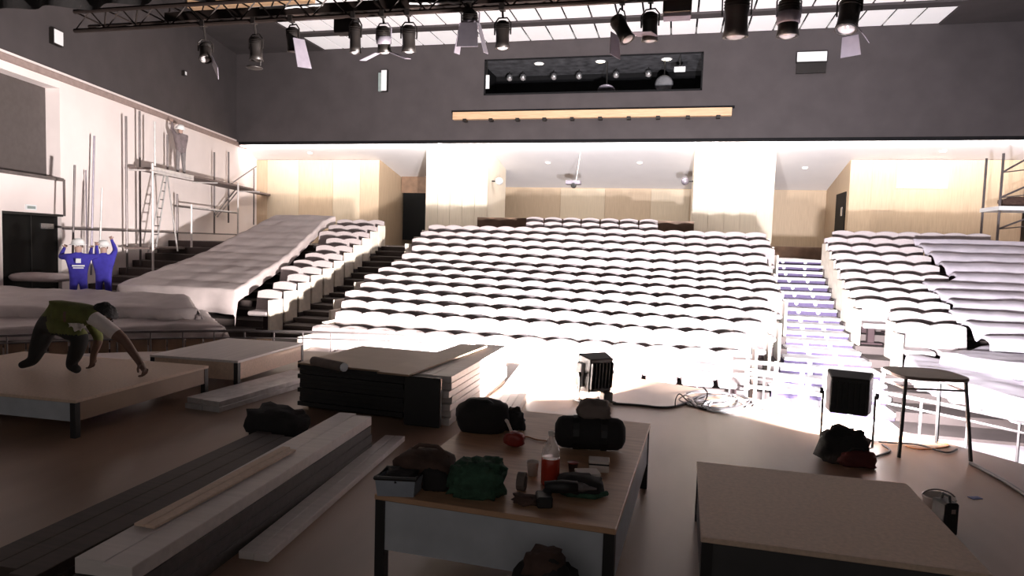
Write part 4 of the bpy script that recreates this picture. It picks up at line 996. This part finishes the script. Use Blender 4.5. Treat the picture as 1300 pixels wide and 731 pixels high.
part(t, 'motor', MB().tube([c+Vector((-.07, .03, .075)), c+Vector((.02, .05, .08)), c+Vector((.10, .07, .08))], [.03, .036, .03], 12), M['black'], smooth=True)
part(t, 'chuck', MB().lathe([(.026, 0), (.024, .03), (.012, .06), (.006, .1)], c+Vector((.10, .07, .08)), 10, Matrix.Rotation(PI/2, 3, 'Y')), M['steel'])
part(t, 'grip', MB().tube([c+Vector((-.05, .02, .06)), c+Vector((-.06, -.02, .0+.02))], .026, 10), M['black'])
part(t, 'battery', MB().box(c+Vector((-.06, -.03, .03)), (.08, .11, .06), rz=.3), M['black'], bevel=.008)
c = on(735, 628)
t = thing('tool_pouch', 'low dark tool pouch between the bottle and the white boxes', 'pouch', c)
part(t, 'body', MB().blob(c+Vector((0, .04, .04)), (.13, .09, .05), 22, .3), M['black2'], smooth=True)
part(t, 'belt', MB().tube([c+Vector((-.14, .0, .02)), c+Vector((-.05, -.05, .015)), c+Vector((.09, -.04, .015)), c+Vector((.15, .02, .02))], .014, 6), M['green'])
c = on(676, 603)
solo('paper_cup', MB().lathe([(.028, 0), (.036, .08), (.038, .083), (.033, .08), (.026, .006)], c, 16), M['paper'], 'white paper cup left of the drink bottle', 'cup', c, smooth=True)
c = on(727, 600)
t = thing('coffee_cup', 'small dark red cup right of the drink bottle', 'cup', c)
part(t, 'body', MB().lathe([(.022, 0), (.03, .06), (.032, .062), (.026, .058)], c, 14), M['dbrown'], smooth=True); part(t, 'rim', MB().lathe([(.031, .060), (.033, .064), (.029, .066)], c, 14), M['red'], smooth=True)
for (px, py, w_, d_, h_, rz, lab) in ((748, 616, .13, .10, .055, .35, 'lower white carton at the right of the tool platform'), (760, 600, .12, .09, .06, .1, 'upper white carton with dark band at the right of the tool platform')):
    c = on(px, py)
    t = thing('carton', lab, 'box', c, rz)
    part(t, 'box', MB().box((0, d_/2, h_/2), (w_, d_, h_)), M['paper'], w=False, bevel=.004)
    part(t, 'lid', MB().box((0, d_/2, h_+.004), (w_*1.03, d_*1.03, .014)), M['paper'], w=False, bevel=.003)
    part(t, 'band', MB().box((0, d_/2, h_-.012), (w_*1.015, d_*1.015, .010)), M['black'], w=False)
c = on(662, 622)
t = thing('tape_roll', 'grey roll of tape standing left of the drill', 'tape', c)
part(t, 'roll', MB().lathe([(.03, -.022), (.05, -.022), (.05, .022), (.03, .022), (.03, -.022)], c+Vector((0, 0, .05)), 18, Matrix.Rotation(PI/2, 3, 'Y')), M['greyc'], smooth=False)
c = on(667, 640)
solo('rag', MB().blob(c+Vector((0, .03, .015)), (.07, .05, .022), 26, .5), M['dbrown'], 'small reddish brown rag in front of the tape roll', 'cloth', c, smooth=True)

# ---- right side: folding table, tangle, bucket, case, cables
tz = .75
c1, c2, c3, c4 = Pc(1128, 469, 6.9), None, None, None
fl_, fr_ = P(1160, 574, 0), P(1230, 577, 0); bl_, br_ = P(1121, 553, 0), P(1186, 561, 0)
t = thing('folding_table', 'small folding table with brown top and thin legs right of the flood lamp', 'table', ((fl_.x+br_.x)/2, (fl_.y+br_.y)/2, 0))
corn = [P(1133, 476, tz), P(1232, 482, tz), P(1205, 468, tz), P(1124, 466, tz)]
cc = sum(corn, Vector())/4
n_ = 28; top = []
fx, fy, _l = frame2(corn[0].lerp(corn[3], .5), corn[1].lerp(corn[2], .5)); hx, hy = _l/2, .30
for i in range(n_):
    a = 2*PI*i/n_; sx = math.copysign(abs(math.cos(a))**.55, math.cos(a)); sy = math.copysign(abs(math.sin(a))**.55, math.sin(a))
    q = cc + fx*hx*sx + fy*hy*sy; top.append((q.x, q.y))
part(t, 'table_top', MB().prism(top, tz-.03, tz), M['tabletop'], bevel=.004)
legt = [cc + fx*hx*.82*sx + fy*hy*.7*sy for sx, sy in ((-1, -1), (1, -1), (1, 1), (-1, 1))]
legb = [cc + fx*hx*.98*sx + fy*hy*.95*sy for sx, sy in ((-1, -1), (1, -1), (1, 1), (-1, 1))]
for a, b in zip(legt, legb): part(t, 'leg', MB().tube([Vector((a.x, a.y, tz-.03)), Vector((b.x, b.y, 0))], .017, 7), M['black'])
for i in range(4):
    a, b = legt[i], legt[(i+1) % 4]; part(t, 'apron_rail', MB().tube([Vector((a.x, a.y, tz-.12)), Vector((b.x, b.y, tz-.12))], .011, 6), M['steel'])
# tangle at the right flood
c = P(1076, 590, 0)
solo('cloth_heap', MB().blob(c+Vector((-.02, .10, .12)), (.19, .13, .17), 41, .4, 24, 14, 2.6), M['black2'], 'dark bundled jacket heaped below the right flood lamp', 'cloth', c, smooth=True)
c = P(1084, 592, 0)
t = thing('red_bag', 'dark red toolbag at the foot of the right flood lamp', 'bag', c)
part(t, 'body', MB().blob(c+Vector((.02, .03, .06)), (.15, .10, .08), 42, .3), M['red'] if False else mat('dark_red_cloth', (.09, .014, .012), .8, var=.3), smooth=True)
part(t, 'handle', MB().tube([c+Vector((-.08, .0, .1)), c+Vector((-.02, -.01, .16)), c+Vector((.06, 0, .16)), c+Vector((.11, .02, .1))], .010, 6), M['black'])
c = P(1106, 560, 0)
solo('plastic_bag', MB().blob(c+Vector((0, 0, .09)), (.09, .07, .10), 43, .45, 20, 12, 3.5), M['clear'], 'crumpled clear plastic bag right of the jacket heap', 'bag', c, smooth=True)
# bucket
c = P(1190, 662, 0)
t = thing('paint_bucket', 'white paint bucket behind the beige platform at the lower right', 'bucket', c)
part(t, 'body', MB().lathe([(.085, 0), (.10, .17), (.105, .175), (.105, .185), (.095, .185), (.08, .02)], c, 20), M['paper'], smooth=True)
part(t, 'handle', MB().tube([c+Vector((.105*math.cos(a), .105*math.sin(a)*.3, .17+.05*math.sin(a))) for a in [PI*i/10 for i in range(11)]], .005, 5), M['steel'])
c = P(1206, 680, 0)
t = thing('tool_case', 'small black tool case beside the paint bucket', 'case', c, .3)
part(t, 'body', MB().box((0, .06, .11), (.10, .14, .22)), M['black'], w=False, bevel=.012)
part(t, 'handle', MB().tube([(-.0, .02, .22), (0, .03, .255), (0, .09, .255), (0, .10, .22)], .009, 6), M['black'], w=False)
part(t, 'latch', MB().box((.0, -.012, .17), (.03, .01, .03)), M['chrome'], w=False)
c = P(1238, 632, 0)
solo('marking_tape', MB().box((c.x, c.y, .002), (.09, .05, .003), rz=.4), mat('blue_tape', (.10, .13, .35), .6), 'scrap of blue tape on the floor right of the tool case', 'tape', (c.x, c.y, 0))
# cables
def cable(label, pts, r, m, z=.012, name='cable'):
    ps = [P(px, py, z+(h_ if h_ else 0)) for px, py, h_ in pts]
    out = []
    for i in range(len(ps)-1):
        p0_, p1_, p2_, p3_ = ps[max(0, i-1)], ps[i], ps[i+1], ps[min(len(ps)-1, i+2)]
        for q in range(6):
            t_ = q/6; out.append(.5*((2*p1_)+(p2_-p0_)*t_+(2*p0_-5*p1_+4*p2_-p3_)*t_*t_+(3*p1_-p0_-3*p2_+p3_)*t_**3))
    out.append(ps[-1])
    return solo(name, MB().tube(out, r, 6), m, label, 'cable', ps[0], smooth=True)
cable('black cable running right from the left flood lamp to the cable heap', [(778, 512, 0), (810, 514, 0), (840, 517, 0), (860, 515, 0), (885, 508, 0), (915, 512, 0)], .014, M['cable'])
def loops(cx, cy, rx, ry, n, seed, rise=0):
    rnd = random.Random(seed); out = []
    for i in range(n):
        a = i*.9+seed; k = rnd.uniform(.6, 1.1); out.append((cx+rx*k*math.cos(a), cy+ry*k*math.sin(a)+rnd.uniform(-1, 1), rise*max(0, math.sin(a*.7))))
    return out
cable('black cable coiled in the heap near the stage edge', loops(912, 510, 40, 11, 22, 1), .012, M['cable'])
cable('grey cable looping over the cable heap', loops(900, 505, 36, 10, 16, 2, .10), .010, M['steel'])
cable('white cable lying in the cable heap', loops(925, 514, 34, 9, 16, 3), .010, M['cablew'])
cable('thin black wire rising in an arch left of the cable heap', [(857, 516, 0), (858, 506, .10), (863, 500, .16), (872, 508, .10), (885, 516, .02), (900, 520, 0)], .007, M['cable'])
cable('black wire standing up from the middle of the cable heap', [(893, 512, 0), (897, 505, .15), (898, 498, .30), (893, 492, .34)], .008, M['cable'])
cable('black cable trailing right from the cable heap along the stage edge', [(955, 516, 0), (980, 522, 0), (1005, 530, 0), (1030, 534, 0)], .011, M['cable'])
cable('black cable along the stage edge at the far right', [(1232, 588, 0), (1255, 600, 0), (1280, 614, 0), (1310, 634, 0)], .016, M['cable'])
cable('orange cable under the folding table', [(1112, 552, 0), (1140, 556, 0), (1175, 558, 0), (1205, 566, 0), (1170, 570, 0), (1150, 566, 0)], .009, M['orange'])
cable('dark cable under the folding table', [(1108, 560, 0), (1135, 562, 0), (1165, 564, 0), (1200, 574, 0), (1215, 570, 0)], .009, M['cable'])
cable('black cable from the red toolbag to the table', [(1095, 585, 0), (1115, 578, 0), (1130, 572, 0), (1120, 564, 0)], .010, M['cable'])
cable('brown cord from the red tool towards the rolled bag', [(655, 558, 0), (668, 554, 0), (682, 558, 0), (700, 560, 0)], .006, M['orange'], z=.508)
print('seats', nseat)
